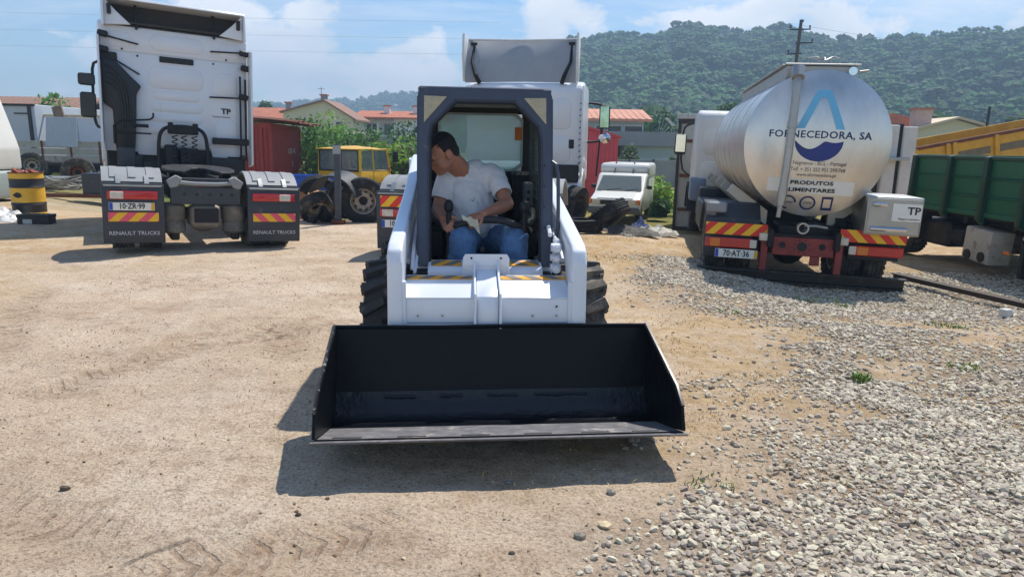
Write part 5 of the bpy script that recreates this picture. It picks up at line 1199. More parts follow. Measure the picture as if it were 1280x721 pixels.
ru = MB().grid(lambda u, v: (.30*(u-.5)+.05*math.sin(v*7), .26*(v-.5), .24*math.sin(math.pi*u)*(.6+.4*math.sin(v*5+u*3))+.03*math.sin(u*17)), 16, 12, .02).build('rubber_scrap', BLK); ru.location = (-3.72, 13.55, .02); ru.rotation_euler = (0, 0, rad(20)); ru.scale = (1.5, 1.2, 1.3); ru['label'] = 'crumpled black rubber scrap at the foot of the tyre pile'; ru['category'] = 'scrap'
sh_ = MB().grid(lambda u, v: (.50*(u-.5), .02+.06*math.sin(v*4), .62*v-.10*u*v), 6, 8, .006).build('rusty_sheet', mat('rust_tan_sheet', '#a87a4d', .8, var=.2, dirt=('#5d3a24', .4, 4))); sh_.location = (-4.45, 14.1, .02); sh_.rotation_euler = (rad(-22), rad(18), rad(12)); sh_['label'] = 'bent tan metal sheet leaning among the tyres'; sh_['category'] = 'metal sheet'
for i, (x, y, z, w, h, c, lb) in enumerate(((-5.95, 16.4, .0, 1.1, .75, '#a8604a', 'faded brick-red tarpaulin heap left of the yellow cab'), (-5.1, 16.0, .0, 1.5, .52, '#6f7a74', 'grey-green tarpaulin spread beside the red tarpaulin heap'), (-4.6, 16.3, .35, .7, .45, '#b28659', 'tan canvas scrap draped on the heap by the blue crate'))):
    o = MB().grid(lambda u, v: (w*(u-.5), .9*(v-.5), z+h*math.sin(math.pi*u)**.7*math.sin(math.pi*v)**.6*(.75+.25*mn.noise(Vector((u*4+i*5, v*4, 1))))+.06*mn.noise(Vector((u*9, v*9, i*3.)))), 28, 20, .006).build('tarpaulin', mat('tarp_'+c[1:], c, .85, var=.2, bump=(.4, 12)))
    o.location = (x, y, G(x, y)); o['label'] = lb; o['category'] = 'tarpaulin'
CRB = mat('blue_crate_plastic', '#1d55b8', .5, var=.1)
def crate(loc, rz, lb, d=(.62, .42, .32), m_=CRB):
    e = thing('crate', lb, 'crate', loc, rz); a, b, h = d
    for nm, B in (('front_side', (-a/2, a/2, -b/2, -b/2+.02, 0, h)), ('back_side', (-a/2, a/2, b/2-.02, b/2, 0, h)), ('left_side', (-a/2, -a/2+.02, -b/2+.02, b/2-.02, 0, h)), ('right_side', (a/2-.02, a/2, -b/2+.02, b/2-.02, 0, h)), ('base', (-a/2+.02, a/2-.02, -b/2+.02, b/2-.02, 0, .02)), ('rim', (-a/2-.015, a/2+.015, -b/2-.015, -b/2, h-.04, h))): MB().bx(*B, .004).build(nm, m_, e)
    return e
crate((-5.0, 16.9, .45), 10, 'bright blue plastic crate on the heap against the red container'); crate((-4.55, 17.3, .40), -15, 'second blue plastic crate, half hidden by canvas beside the yellow cab')
# oil drum and battery case
dr = thing('oil_drum', 'yellow oil drum with two black bands, full of scrap, at the far left', 'drum', (-9.62, 13.85, -.03), 0)
DY = mat('drum_yellow', '#d8a82c', .5, var=.12, dirt=('#7a4a2a', .2, 6)); DB = mat('drum_black', '#1d1d20', .5, var=.15)
def band(z0, z1, m_, nm, extra=()): MB().lathe([(.29, z0), *[(r, z) for r, z in extra], (.29, z1)], 32).build(nm, m_, dr)
rb = lambda z: ((.29, z-.02), (.303, z), (.29, z+.02))
band(0, .12, DY, 'yellow_band'); band(.12, .32, DB, 'black_band', rb(.28)); band(.32, .60, DY, 'yellow_band.001'.split('.')[0], ()); band(.60, .78, DB, 'black_band', rb(.62)); band(.78, .88, DY, 'yellow_band')
MB().lathe([(.29, .88), (.302, .885), (.302, .90), (.285, .90), (.285, .80), (0, .80)], 32).build('rim', RUSTY, dr)
MB().prism([(-.10, .47), (-.02, .52), (.05, .50), (.07, .44), (.0, .41), (-.05, .43)], -.302, -.290, 'y').build('dark_mark', DARK, dr)
mb = MB(); r_ = random.Random(3)
for k in range(7): mb.box((r_.uniform(-.18, .18), r_.uniform(-.18, .18), .85+r_.random()*.07), (.16, .10, .06), (r_.random(), r_.random(), r_.random()), .01)
mb.build('scrap_filling', mat('red_brown_scrap', '#8c4636', .8, var=.3), dr, 0)['kind'] = 'stuff'
ba = thing('battery', 'black battery case lying on the ground in front of the yellow drum', 'battery', (-8.72, 12.7, -.04), 3); ba.scale = (.88, .9, .9)
MB().bx(-.32, .32, -.13, .13, 0, .20, .015, 2).build('case', BLK, ba); MB().bx(-.33, .33, -.14, .14, .18, .235, .01).build('lid', BLK, ba); MB().bx(-.20, -.02, -.138, -.128, .05, .14).build('label_sticker', mat('pale_sticker', '#b5b5ae', .6), ba)
for k in range(6): MB().cyl((-.25+.1*k, 0, .23), (-.25+.1*k, 0, .25), .03, n=10).build('cell_cap', mat('grey_green_cap', '#5c6b5a', .6), ba)
pb = MB().grid(lambda u, v: (1.0*(u-.5), .7*(v-.5), .26*math.sin(math.pi*u)*math.sin(math.pi*v)*(.6+.8*abs(mn.noise(Vector((u*6, v*6, 2)))))+.05*mn.noise(Vector((u*14, v*14, 4)))), 26, 20, .003).build('plastic_sheeting', mat('crumpled_white_plastic', '#d6d2cc', .35, var=.1, bump=(.6, 9))); pb.location = (-9.75, 13.2, 0); pb['label'] = 'crumpled white plastic sheeting at the left edge below the drum'; pb['category'] = 'plastic sheet'
# flatbed side behind the drum, wheels, cables
GW = mat('grimy_grey_white_boards', '#a5a49e', .7, var=.15, scale=3, dirt=('#5f574b', .4, 4), streak=('#6b6356', .4))
FB = thing('flatbed_trailer', 'long low grey-white dropside trailer behind the yellow drum', 'trailer', (-19.6, 27.0, -.62), 0)
for k, (z0, z1) in enumerate(((1.08, 1.30), (1.32, 1.56), (1.58, 1.84))):
    MB().bx(-1.9, 4.2, 0, .035, z0+.18, z1+.17, .004).build('side_board', GW, FB)
for x in (-1.7, -.6, .5, 1.6, 2.7, 3.8): MB().bx(x-.035, x+.035, -.03, .0, 1.20, 2.02, .005).build('side_stake', RUSTY, FB)
MB().bx(-1.9, 4.2, .02, 2.2, 1.08, 1.2).build('deck', DARK, FB); MB().bx(-1.8, 4.1, .6, 1.5, .8, 1.08).build('chassis', DARK, FB)
for x in (.2, 1.3): 
    for s in (.35, 1.9): truck_tyre(FB, (x, s, 1.02), M=Matrix.Rotation(rad(-90), 4, 'Z'), R=.38, hub=False, rim=RIMR, tread=False)
loose_tyre((-14.25, 23.0, .42), (0, 8, -60), 'upright lorry wheel with a rusty hub in front of the dropside trailer', .50, .28, RIMR)
loose_tyre((-17.3, 25.3, .52), (0, -6, -58), 'dusty dual wheel behind the yellow drum', .46, .40, RIMG)
cb_ = MB(); r_ = random.Random(8)
for k in range(9):
    cx_ = r_.uniform(-.5, .5); w_ = r_.uniform(.4, .8); ph = r_.random()*6
    cb_.tube([(cx_+w_*math.cos(a+ph), .5*math.sin(a+ph)+r_.uniform(-.03, .03), .06+.05*k/2+.10*math.sin(a*1.5+k)**2) for a in [j*.35 for j in range(19)]], .022, 6)
cbo = cb_.build('cable_tangle', mat('grey_cable', '#8a8880', .7, var=.15)); cbo.location = (-12.9, 19.8, 0); cbo.scale = (1.15, 1.1, 1.3); cbo['label'] = 'tangle of grey cables on the ground before the rusty-hubbed wheel'; cbo['category'] = 'cables'
bx_ = thing('metal_locker', 'dark grey steel box on the ground beside the cable tangle', 'box', (-11.15, 18.9, 0), 5); MB().bx(-.35, .35, -.25, .25, 0, .62, .02).build('carcass', DGREY, bx_); MB().bx(-.33, .33, -.262, -.248, .03, .58, .006).build('door', DGREY, bx_)
for x in (-.2, .0, .2): MB().cyl((x, 0, .62), (x, 0, .67), .03, n=8).build('filler_knob', GALV, bx_)
br_ = thing('axle_block', 'dark rusty steel block lying by the drum under a pale sheet', 'scrap metal', (-14.1, 21.0, -.02), 0); MB().bx(-.7, .7, -.3, .3, 0, .38, .03).build('block', GREASE, br_); MB().bx(-.75, .72, -.34, .34, .38, .41, .006).build('cover_sheet', GALV, br_)
rl = MB().bx(-2.4, 2.2, -.06, .06, 0, .10, .005).build('steel_beam', RUSTY); rl.location = (-12.1, 18.6, -.02); rl['label'] = 'long rusty steel beam lying on the ground in front of the cables'; rl['category'] = 'steel beam'
# box bodies behind
PAN = mat('aluminium_panel', '#b6bcc2', .5, var=.05, scale=2, dirt=('#8c8a84', .2, 3))
bxt = thing('box_trailer', 'pale grey box trailer with hinged rear doors at the far left', 'trailer', (-23.2, 30, -.3), 0)
MB().bx(0, 3.05, 0, 8, .9, 3.15, .02).build('box_body', PAN, bxt); MB().bx(2.78, 2.92, -.05, 0, .9, 3.12, .005).build('door_post', BLK, bxt)
for z in (1.5, 2.75): MB().bx(2.2, 2.85, -.05, -.02, z, z+.06, .01).build('door_hinge', DGREY, bxt)
MB().bx(0, 3.1, -.08, 0, 3.08, 3.17).build('top_rail', DARK, bxt)
bxt2 = thing('curtain_trailer', 'white sheeted trailer with a cream roof edge, left of the tall white cab', 'trailer', (-19.4, 30.6, -.62), 0)
MB().bx(0, 7, 0, 2.4, .8, 3.0, .03).build('box_body', mat('white_sheet', '#d0d6de', .5, var=.05, streak=('#a5a9ae', .3)), bxt2); MB().bx(-.8, 7, -.06, .0, 2.98, 3.10, .01).build('roof_edge', mat('cream_edge', '#cfbf9f', .7), bxt2); MB().box((.1, -.2, 2.6), (.42, .1, 1.7), (0, rad(-10), 0), .01).build('leaning_board', mat('brown_board', '#86705e', .8, var=.2), bxt2)
for k in range(6): MB().bx(.6+1.05*k, .64+1.05*k, -.03, 0, .82, 2.96).build('curtain_seam', PAN, bxt2)
pn = MB().bx(-.58, .58, -.02, .02, 0, 1.10, .006).build('sheet_panel', mat('grey_panel', '#a3adb8', .5, var=.05)); pn.location = (-17.0, 26.6, 1.18); pn.rotation_euler = (rad(-8), rad(1), 0); pn['label'] = 'flat grey-blue panel leaning on the dropside trailer'; pn['category'] = 'panel'
# cab at the left edge
LC = thing('parked_truck', 'white lorry cab cut by the left edge of the picture, seen from its side', 'lorry', (-12.95, 15.6, -.1), -14)
CREAM = mat('cream_white_paint', '#d9d6cc', .4, var=.04, dirt=('#a29a88', .2, 4), coat=.2)
MB().prism([(-2.3, .85), (-2.3, 2.9), (-.65, 2.9), (-.38, 2.62), (.0, 1.55), (.06, 1.35), (.06, .85)], 0, 2.2, 'y', .05, 3).build('cab', CREAM, LC)
MB().prism([(-1.4, 1.52), (-1.4, 2.5), (-.60, 2.5), (-.18, 1.52)], -.012, .01, 'y', .01).build('side_window', WGL, LC)
MB().ringp([(-1.48, 1.46), (-1.48, 2.57), (-.56, 2.57), (-.08, 1.46)], [(-1.41, 1.52), (-1.41, 2.50), (-.60, 2.50), (-.18, 1.52)], -.02, .005).build('window_seal', BLK, LC)
MB().bx(-2.0, .16, -.06, 2.25, .15, .82, .08, 3).build('lower_body', mat('grey_green_bumper', '#9aa39c', .5, var=.08, dirt=('#5b564b', .3, 4)), LC); MB().prism([(-.65, .35), (-.2, .35), (-.08, .62), (-.6, .65)], -.075, -.05, 'y', .01).build('lamp', CLRL, LC)
MB().bx(-.02, .10, .2, .5, 1.0, 1.5, .03).build('handle_grip', CREAM, LC)
truck_tyre(LC, (-1.35, .12, .42), M=Matrix.Rotation(rad(-90), 4, 'Z'), R=.5)

# ================================================================ YARD: right of the loader
VW = mat('van_cream_white', '#dad8cf', .35, var=.04, dirt=('#9c9484', .15, 5), coat=.3)
VN = thing('van', 'small old cream-white panel van with a high rear box, facing the camera', 'van', (3.08, 21.4, -.76), -17)
W_ = .78
MB().prism([(-.02, .30), (-.05, .60), (.08, .74), (.88, .92), (1.50, 1.44), (1.75, 1.47), (3.95, 1.47), (3.98, .30), (3.4, .28), (3.3, .5), (3.05, .6), (2.8, .5), (2.7, .28), (.95, .28), (.85, .52), (.60, .62), (.35, .52), (.25, .28)], -W_, W_, 'x', .06, 3).build('body', VW, VN)
MB().prism([(1.95, 1.40), (1.85, 1.62), (2.0, 1.78), (3.85, 1.78), (3.98, 1.66), (3.98, 1.30), (2.1, 1.30)], -W_-.02, W_+.02, 'x', .09, 4).build('high_roof', VW, VN)
ws = MB().prism([(-.71, 0), (.71, 0), (.62, .66), (-.62, .66)], -.006, .006, 'y')
for v in ws.bm.verts: v.co = Vector((v.co.x, .89+v.co.z*.80-.015, .935+v.co.z*.67+v.co.y+.012))
ws.build('windscreen', glass('windscreen_glass', (.5, .56, .56), (.20, .23, .22), .70, .1), VN)
for s in (-1, 1):
    MB().prism([(1.25, 1.02), (1.70, 1.36), (2.10, 1.36), (2.10, 1.02)], s*(W_+.004), s*(W_-.01), 'x').build('door_window', WGL, VN)
    MB().bx(s*.42, s*.68, -.075, .0, .58, .74, .02).build('headlight', CLRL, VN); MB().bx(s*.68, s*.79, -.055, .06, .58, .74, .02).build('indicator', AMBL, VN)
    MB().box((s*.90, 1.32, 1.05), (.16, .08, .12), None, .03, 2).build('wing_mirror', BLK, VN)
    for y in (.60, 3.05): truck_tyre(VN, (s*.68, y, .27), R=.28, w=.17, rr=.17, out=s, tread=False, hub=False)
MB().bx(-.42, .42, -.085, -.02, .58, .72, .01).build('grille', BLK, VN); MB().bx(-.80, .80, -.14, .05, .30, .50, .04, 2).build('bumper', mat('grey_bumper', '#55575a', .6, var=.1), VN)
MB().prism([(.10, .755), (.86, .925), (.86, .932), (.10, .762)], -.55, .55, 'x').build('bonnet', VW, VN)
for x in (-.38, .20): MB().tube([(x, .88, .955), (x+.42, .955, 1.01)], .014, 6).build('wiper', BLK, VN)
for x in (-.30, .30): MB().tube([(x, 1.72, 1.5), (x, 1.92, 1.62), (x, 2.05, 1.80)], .025, 6).build('roof_strap', BLK, VN)
RS = thing('red_shed', 'pinkish-red ribbed metal shed with a sloping roof edge behind the white van', 'shed', (2.72, 19.6, -.72), -30)
RSM = mat('sun_bleached_red_metal', '#cc464c', .55, var=.1, scale=2, dirt=('#8e5a50', .15, 4), streak=('#9d3b3c', .4))
RS.scale = (1.2, 1.0, 1.0); RS.location = (3.98, 27.6, -.48); RS.rotation_euler = (0, 0, rad(8))
mb = MB(); 
for k in range(16):
    x = -2.2+.14*k; zt = 2.42+.32*(1-abs(x+1.1)/1.1) 
    MBk = mb.bx(x, x+.132, -.012*(k % 2), .02, 0, zt-.03)
mb.build('front_wall', RSM, RS, 0)
corr(MB(), (.04, 0), (.04, 5), 0, 2.40, .3, .03, 1).build('side_wall', RSM, RS, 0)
MB().prism([(-2.3, 2.34), (-2.3, 2.42), (-1.1, 2.80), (.12, 2.42), (.12, 2.34), (-1.1, 2.72)], -.12, 5, 'y').build('roof', mat('pink_red_roof', '#c8434c', .5, var=.08), RS)
WB = thing('white_container', 'white box with a dark door edge between the second tractor and red shed', 'container', (1.55, 17.9, -.55), 0); MB().bx(-1.4, 0, 0, 3, .2, 2.35, .02).build('box_body', TWHITE2, WB); MB().bx(0, .09, -.03, 0, .2, 2.35).build('door_edge', BLK, WB); MB().bx(-.16, -.06, -.02, 0, .3, 1.9).build('rust_run', RUSTY, WB)
MB().bx(-.25, -.15, -.04, 0, .50, .68).build('red_reflector', REDL, WB)
g2 = 'loose tyres on the ground right of the loader'
loose_tyre((1.78, 13.15, .27), (0, 52, -32), 'tyre leaning on the flat tyre in front of the van', .44, .26, None, RUB, g2)
loose_tyre((1.32, 12.95, .12), (0, 88, -10), 'tyre lying flat on the ground in front of the van', .36, .22, None, RUB, g2)
loose_tyre((1.22, 14.0, .36), (0, 10, -30), 'upright tyre half hidden by the tractor unit behind the loader', .42, .26, None, RUB, g2)
for i, (x, y, w, d, h, c, lb) in enumerate(((2.15, 13.1, 1.0, .7, .16, '#5d5a54', 'dark grey rags lying on the ground below the van'), (2.75, 13.5, .9, .55, .20, '#b8b3a8', 'pale rags heaped on the ground right of the van'), (2.5, 13.75, .5, .4, .25, '#4f5f8c', 'blue cloth on the heap of rags'), (2.05, 12.75, .5, .3, .07, '#8a8478', 'flattened grey rag nearest the loader'))):
    o = MB().grid(lambda u, v: (w*(u-.5)+.1*math.sin(v*6), d*(v-.5), h*math.sin(math.pi*u)**.5*math.sin(math.pi*v)**.5*(.55+.9*abs(mn.noise(Vector((u*5+i*7, v*5, 1)))))+.03*mn.noise(Vector((u*13, v*13, i*3.)))), 24, 18, .004).build('rag_heap', mat('cloth_'+c[1:], c, .9, var=.25, scale=7, bump=(.4, 15)))
    o.location = (x, y, G(x, y)-.01); o.rotation_euler = (0, 0, i*.7); o['label'] = lb; o['category'] = 'rags'
BT = thing('box_trailer', 'grimy white box trailer with a dark frame, left of the tanker cab', 'trailer', (4.10, 17.9, -.62), -17)
MB().bx(.03, 2.5, 0, 6, .15, 2.85, .02).build('box_body', GW, BT)
for B in ((0, .07, -.05, .02, .10, 2.88), (.07, 2.5, -.05, .02, 2.76, 2.90), (.07, 2.5, -.05, .02, .10, .20), (.50, .56, -.04, 0, .2, 2.76)): MB().bx(*B, .006).build('frame_member', mat('dark_brown_frame', '#3a2f2a', .7, var=.2), BT)
for z in (.6, 1.45, 2.3): MB().bx(.1, .5, -.03, 0, z, z+.08, .01).build('door_hinge', RUSTY, BT)
MB().bx(-.05, .5, -.1, .0, 2.88, 3.0, .01).build('roof_edge', GW, BT)
# green dropside lorry along the right
GRN = mat('green_tipper_paint', '#1b5e40', .5, var=.12, scale=2, dirt=('#3f5346', .25, 4), streak=('#15402d', .4))
GD = mat('green_post_paint', '#143d2c', .55, var=.12, dirt=('#3b3a30', .3, 5))
GT = thing('green_tipper', 'green steel dropside lorry with dark upright ribs, along the right edge', 'lorry', (7.05, 12.4, -.22), 0)
# side faces -x, length runs towards the camera (-y)
LN = 4.6
for k, (z0, z1) in enumerate(((.90, 1.15), (1.16, 1.42), (1.43, 1.70))):
    MB().prism([(-.0, z0), (-.03, z0+.03), (-.03, z1-.05), (.0, z1)], 0, 0.001, 'y')
    mb = MB(); mb.bx(-.02, .03, -LN, 0, z0, z1, .004); mb.prism([(-.02, z1-.035), (-.05, z1-.01), (-.02, z1+.004)], -LN, 0, 'y'); mb.build('side_plank', GRN, GT)
MB().bx(-.06, .04, -LN, .02, 1.68, 1.73, .008).build('top_rail', GD, GT); MB().bx(-.05, .06, -LN, 0, .84, .91, .006).build('bottom_rail', GRN, GT)
for y in (0, -1.0, -1.9, -2.75, -3.6): MB().prism([(-.02, .72), (-.11, .80), (-.09, 1.72), (-.02, 1.74)], y-.10, y, 'y', .006).build('side_rib', GD, GT)
MB().bx(0, 2.3, -.05, 0, .84, 1.74, .006).build('end_board', GRN, GT); MB().bx(0, 2.3, -LN, 0, .80, .86).build('floor', DARK, GT); MB().bx(2.25, 2.3, -LN, 0, .86, 1.74).build('far_side', GRN, GT)
for x in (.6, 1.6): MB().bx(x, x+.09, -LN-.5, .4, .56, .80, .01).build('chassis_rail', GREASE, GT)
for y in (-.4, -1.5, -2.6, -3.7): MB().bx(.05, 2.2, y, y+.08, .70, .80).build('cross_bearer', GREASE, GT)
rb_ = MB().box((.12, -1.95, .42), (.35, .62, .50), (rad(4), 0, 0), .03, 2).build('rusted_box', mat('rusty_white_box', '#b3ada1', .7, var=.12, dirt=('#6b4a38', .4, 5)), GT)
for y in (-2.10, -1.78): MB().cyl((-.075, y, .26), (.0, y, .26), .075, n=14).build('round_opening', BLK, rb_)
MB().bx(-.03, .0, -2.62, -2.50, .36, .42, .01).build('side_marker', AMBL, GT)
MB().bx(.1, 2.1, -1.0, .2, .25, .65, .05).build('gearbox', GREASE, GT); MB().cyl((.3, -1.3, .45), (.3, -.3, .45), .16, n=16).build('air_tank', DARK, GT)
for y in (.15, -3.55):
    for s in (.10, 2.1): truck_tyre(GT, (s, y, .47 if y > 0 else .50), out=-1 if s < 1 else 1, R=.48)
cheek(MB(), -.12, .42, .54, .60, -3.55, .48, rad(15), rad(175)).build('mudguard', MGREY, GT)
MB().prism([(-3.00, .55), (-3.02, .10), (-2.95, .10), (-2.93, .60)], -.10, .42, 'x').build('mud_flap', BLK, GT)
# raised yellow tipping body behind it
YG = mat('rust_streaked_yellow', '#c9971f', .6, var=.15, scale=3, dirt=('#7a4a22', .32, 4), streak=('#7d4b23', .4))
YB = thing('yellow_tipper', 'rusty yellow tipping body tilted upwards behind the green lorry', 'tipper', (10.9, 19.2, .72), 0); YB.rotation_euler = (rad(0), rad(-10.5), rad(8))
for k, (z0, z1) in enumerate(((.10, .34), (.35, .60), (.61, .86))): MB().bx(0, 7, 0, .05, z0, z1, .004).build('side_plank', YG, YB)
MB().bx(-.05, 7, -.05, .05, .86, .95, .01).bx(-.05, 7, -.05, .05, .0, .10, .01).build('side_rail', RUSTY, YB)
for x in (0, .95, 1.15, 2.4, 3.6, 4.8, 6.0): MB().bx(x, x+.11, -.07, .0, .05, .9, .01).build('side_rib', YG, YB)
for x0 in (1.35, 2.6, 3.8): MB().bx(x0, x0+.95, -.012, 0, .42, .62).build('faded_patch', mat('grey_worn_patch', '#6f6650', .8, var=.2), YB)
MB().bx(0, 7, .05, 2.2, .0, .08).build('floor', RUSTY, YB); MB().bx(0, 7, 2.15, 2.2, .08, .9).build('far_side', YG, YB)
MB().bar((1.5, 1, 0), (1.9, 1, -1.9), .2, .2).build('tipping_ram', DARK, YB); MB().bar((4.8, 1, -.05), (4.3, 1, -2.6), .25, .25).build('tipping_ram', DARK, YB)
# concrete pillars
CON = mat('stained_white_concrete', '#c8c6c0', .85, var=.1, dirt=('#57524a', .32, 3), bump=(.4, 12))
CP = thing('ruined_wall', 'stained white concrete posts with a broken gap right of the tank', 'ruined wall', (8.75, 16.3, -.6), 5)
MB().bx(-.28, .04, 0, .3, 0, 2.75, .02).build('post', CON, CP); MB().bx(.14, .48, 0, .3, 0, 2.72, .02).build('post', CON, CP); MB().bx(.02, .16, .05, .28, 0, 2.78, .01).build('dark_gap_fill', DARK, CP)  # dark strip fills the gap between the two posts
MB().bx(-.75, -.28, .1, .4, 0, 2.65, .02).build('dark_panel', DARK, CP); MB().bx(-.75, .2, -.25, .02, 1.95, 2.03, .01).build('shelf_plate', GALV, CP); MB().bar((-.9, -.1, 1.25), (-.35, -.1, 1.75), .06, .06).build('brace', CON, CP)
# beams on the ground
bm_ = MB().bx(-2.1, 2.1, -.04, .04, 0, .06, .006).bx(-2.1, 2.1, -.07, .07, .055, .066).build('steel_beam', mat('dark_brown_beam', '#3d332c', .7, .2, .2)); bm_.location = (5.95, 7.6, -.17); bm_.rotation_euler = (0, 0, rad(-74)); bm_['label'] = 'dark steel beam on the ground running from the tanker to the right edge'; bm_['category'] = 'steel beam'
ck = thing('concrete_block', 'small broken concrete block at the right edge on the gravel', 'block', (5.30, 7.28, -.15), 15); ck.scale = (.7, .7, .7); MB().box((0, 0, .06), (.15, .12, .12), (0, 0, .2), .015, 2).build('lump', CON, ck); MB().box((.12, .03, .04), (.10, .09, .08), (.1, .2, .5), .012).build('lump', CON, ck)

# ================================================================ HOUSES
PLA = mat('cream_plaster', '#cfc9a8', .85, var=.06, dirt=('#8f8a78', .2, .4)); PLW = mat('white_plaster', '#dcdcd8', .8, var=.04); PLG = mat('greenish_grey_plaster', '#a9b3aa', .85, var=.05)
TIL = mat('terracotta_tiles', '#b06a4c', .85, var=.2, scale=1.5, dirt=('#8a4a30', .3, .8)); TILP = mat('pale_terracotta', '#c58b72', .85, var=.12, scale=1.2); WIN = mat('dark_window', '#2a3036', .2, var=.2); CONG = mat('grey_concrete', '#8d8f90', .85, var=.1, scale=.6, dirt=('#66655f', .3, .5)); SHUT = mat('white_shutter', '#c9cbc8', .6)
def gable(nm_m, parent, x0, x1, y0, y1, z0, h, over=.4, th=.18, axis='x'):
    """tiled roof with rows of tiles; ridge along axis"""
    r = MB()
    if axis == 'x':
        ym = (y0+y1)/2; P = [(y0-over, z0-.05), (ym, z0+h), (y1+over, z0-.05), (y1+over, z0-.05+th), (ym, z0+h+th), (y0-over, z0-.05+th)]; r.prism(P, x0-over, x1+over, 'x')
        n = int((x1-x0+2*over)/.45)
        for k in range(n): x = x0-over+.45*k+.2; r.bar((x, y0-over, z0-.05+th+.02), (x, ym, z0+h+th+.0), .14, .03)
    else:
        xm = (x0+x1)/2; P = [(x0-over, z0-.05), (xm, z0+h), (x1+over, z0-.05), (x1+over, z0-.05+th), (xm, z0+h+th), (x0-over, z0-.05+th)]; r.prism(P, y0-over, y1+over, 'y')
        n = int((y1-y0+2*over)/.45)
        for k in range(n):
            y = y0-over+.45*k+.2
            for a in (x0-over, x1+over): r.bar((a, y, z0-.05+th+.02), (xm, y, z0+h+th+.0), .14, .03)
    return r.build('roof', nm_m, parent)
def hwin(parent, x, z, w, h, y, m_=WIN):
    f = MB().bx(x-w/2-.07, x+w/2+.07, y-.05, y+.02, z-.07, z+h+.07).build('window', SHUT, parent); MB().bx(x-w/2, x+w/2, y-.065, y-.03, z, z+h).build('pane', m_, f)
def chim(parent, x, y, z, w=.5, h=1.0, m_=PLW, t_=TIL):
    c = MB().bx(x-w/2, x+w/2, y-w/2, y+w/2, z, z+h).build('chimney', m_, parent); MB().bx(x-w/2-.12, x+w/2+.12, y-w/2-.12, y+w/2+.12, z+h, z+h+.14).build('chimney_cap', t_, c)
GB = -.75
H1 = thing('house', 'white house with an orange tiled roof and two chimneys behind the yellow cab', 'house', (-18.4, 84, GB), 0)
MB().bx(.2, 4.2, 1.2, 8, 0, 4.95).bx(4.2, 9.5, 0, 8, 0, 5.1).build('wall', PLW, H1); gable(TIL, H1, 0, 9.6, 0, 8.2, 5.0, .85, .6)
MB().bx(0, 4.3, -.3, 1.2, 2.2, 2.35).bx(0, .25, -.2, .0, 2.2, 4.5).bx(2.2, 2.4, -.2, 0, 2.2, 4.5).build('balcony_frame', PLW, H1); MB().bx(0, 4.3, -.25, -.2, 2.35, 3.1).build('railing', SHUT, H1)
for x in (.9, 1.8, 3.2): hwin(H1, x, 2.9, .7, 1.5, 1.2)
chim(H1, 3.0, 2.5, 5.0, .7, 1.5, PLW); chim(H1, 6.5, 2.5, 5.2, .7, 1.3, PLW)
H1b = thing('garden_wall', 'long blue-grey wall in front of the white house', 'wall', (-18.6, 78, GB), 0); MB().bx(0, 12, 0, .3, 0, 2.9).build('panel', mat('blue_grey_render', '#7f8a99', .85, var=.05), H1b)
H2 = thing('house', 'cream gabled house with a brown-edged roof above the red container', 'house', (-24.6, 76, GB), 0)
MB().prism([(0, 0), (7.4, 0), (7.4, 4.6), (4.4, 6.5), (0, 5.3)], 0, 7, 'y').build('wall', PLA, H2); MB().prism([(-.3, 5.3), (4.4, 6.62), (7.8, 4.62), (7.8, 4.45), (4.4, 6.42), (-.3, 5.15)], -.4, 7.2, 'y').build('roof', mat('brown_tiles', '#8d6a58', .85, var=.15), H2); chim(H2, .3, 1, 5.2, .5, 1.0, CONG); chim(H2, 3.9, 2, 6.2, .6, .9, CONG)
for x, z in ((5.9, 3.3), (5.9, 1.2)): hwin(H2, x, z, .6, 1.0, 0)
MB().tube([(3.6, 2, 6.4), (3.6, 2, 8.0)], .03, 5).tube([(3.2, 2, 7.8), (4.0, 2, 7.8)], .02, 5).build('aerial', DARK, H2)
H3 = thing('house', 'house with a low orange roof at the edge of the tall white cab', 'house', (-32, 82, GB), 0); MB().bx(0, 8.5, 0, 7, 0, 4.6).build('wall', PLA, H3); gable(TIL, H3, 0, 8.5, 0, 7, 4.6, 1.3)
H4 = thing('house', 'brown-roofed building over the grey trailer at the far left', 'house', (-42, 50, GB), 0); MB().bx(0, 10.8, 0, 8, 0, 3.9).build('wall', PLG, H4); gable(mat('brown_tiles', '#8d6a58'), H4, 0, 10.8, 0, 8, 3.9, 1.1)
H5 = thing('house', 'long low house with a pale orange roof and a grey terrace, behind the van', 'house', (2.6, 46, GB), 1)
MB().bx(0, 6.3, 3, 9, 0, 4.0).build('wall', PLG, H5); gable(TILP, H5, -.5, 6.3, 3, 9.5, 4.0, .75, .5)
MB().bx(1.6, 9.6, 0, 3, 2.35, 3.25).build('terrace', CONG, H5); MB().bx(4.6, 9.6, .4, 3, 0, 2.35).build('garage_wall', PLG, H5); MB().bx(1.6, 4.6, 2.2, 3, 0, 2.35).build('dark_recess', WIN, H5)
for x, w in ((3.3, .5), (4.3, .9), (6.2, 1.2)): hwin(H5, min(x, 5.6), 3.15, w, .5, 3)
MB().bx(2.55, 2.75, .2, .4, 0, 2.35).bx(1.7, 1.9, .2, .4, 0, 2.35).build('terrace_post', CONG, H5)
mb = MB()
for k in range(30): mb.bx(1.6+.19*k, 1.63+.19*k, -.6, -.57, .95, 1.55)
mb.bx(1.5, 7.4, -.62, -.55, 1.55, 1.60).build('railing', SHUT, H5)
H6 = thing('garden_wall', 'low grey garden wall with a rail in front of the terrace house', 'wall', (3.6, 41, GB), 0); MB().bx(0, 9, 0, .3, 0, 1.55).build('panel', CONG, H6)
for k in range(7): MB().bx(.2+1.4*k, .32+1.4*k, -.05, .0, 0, 1.62).build('pier', mat('dark_pier', '#56585a', .8), H6)
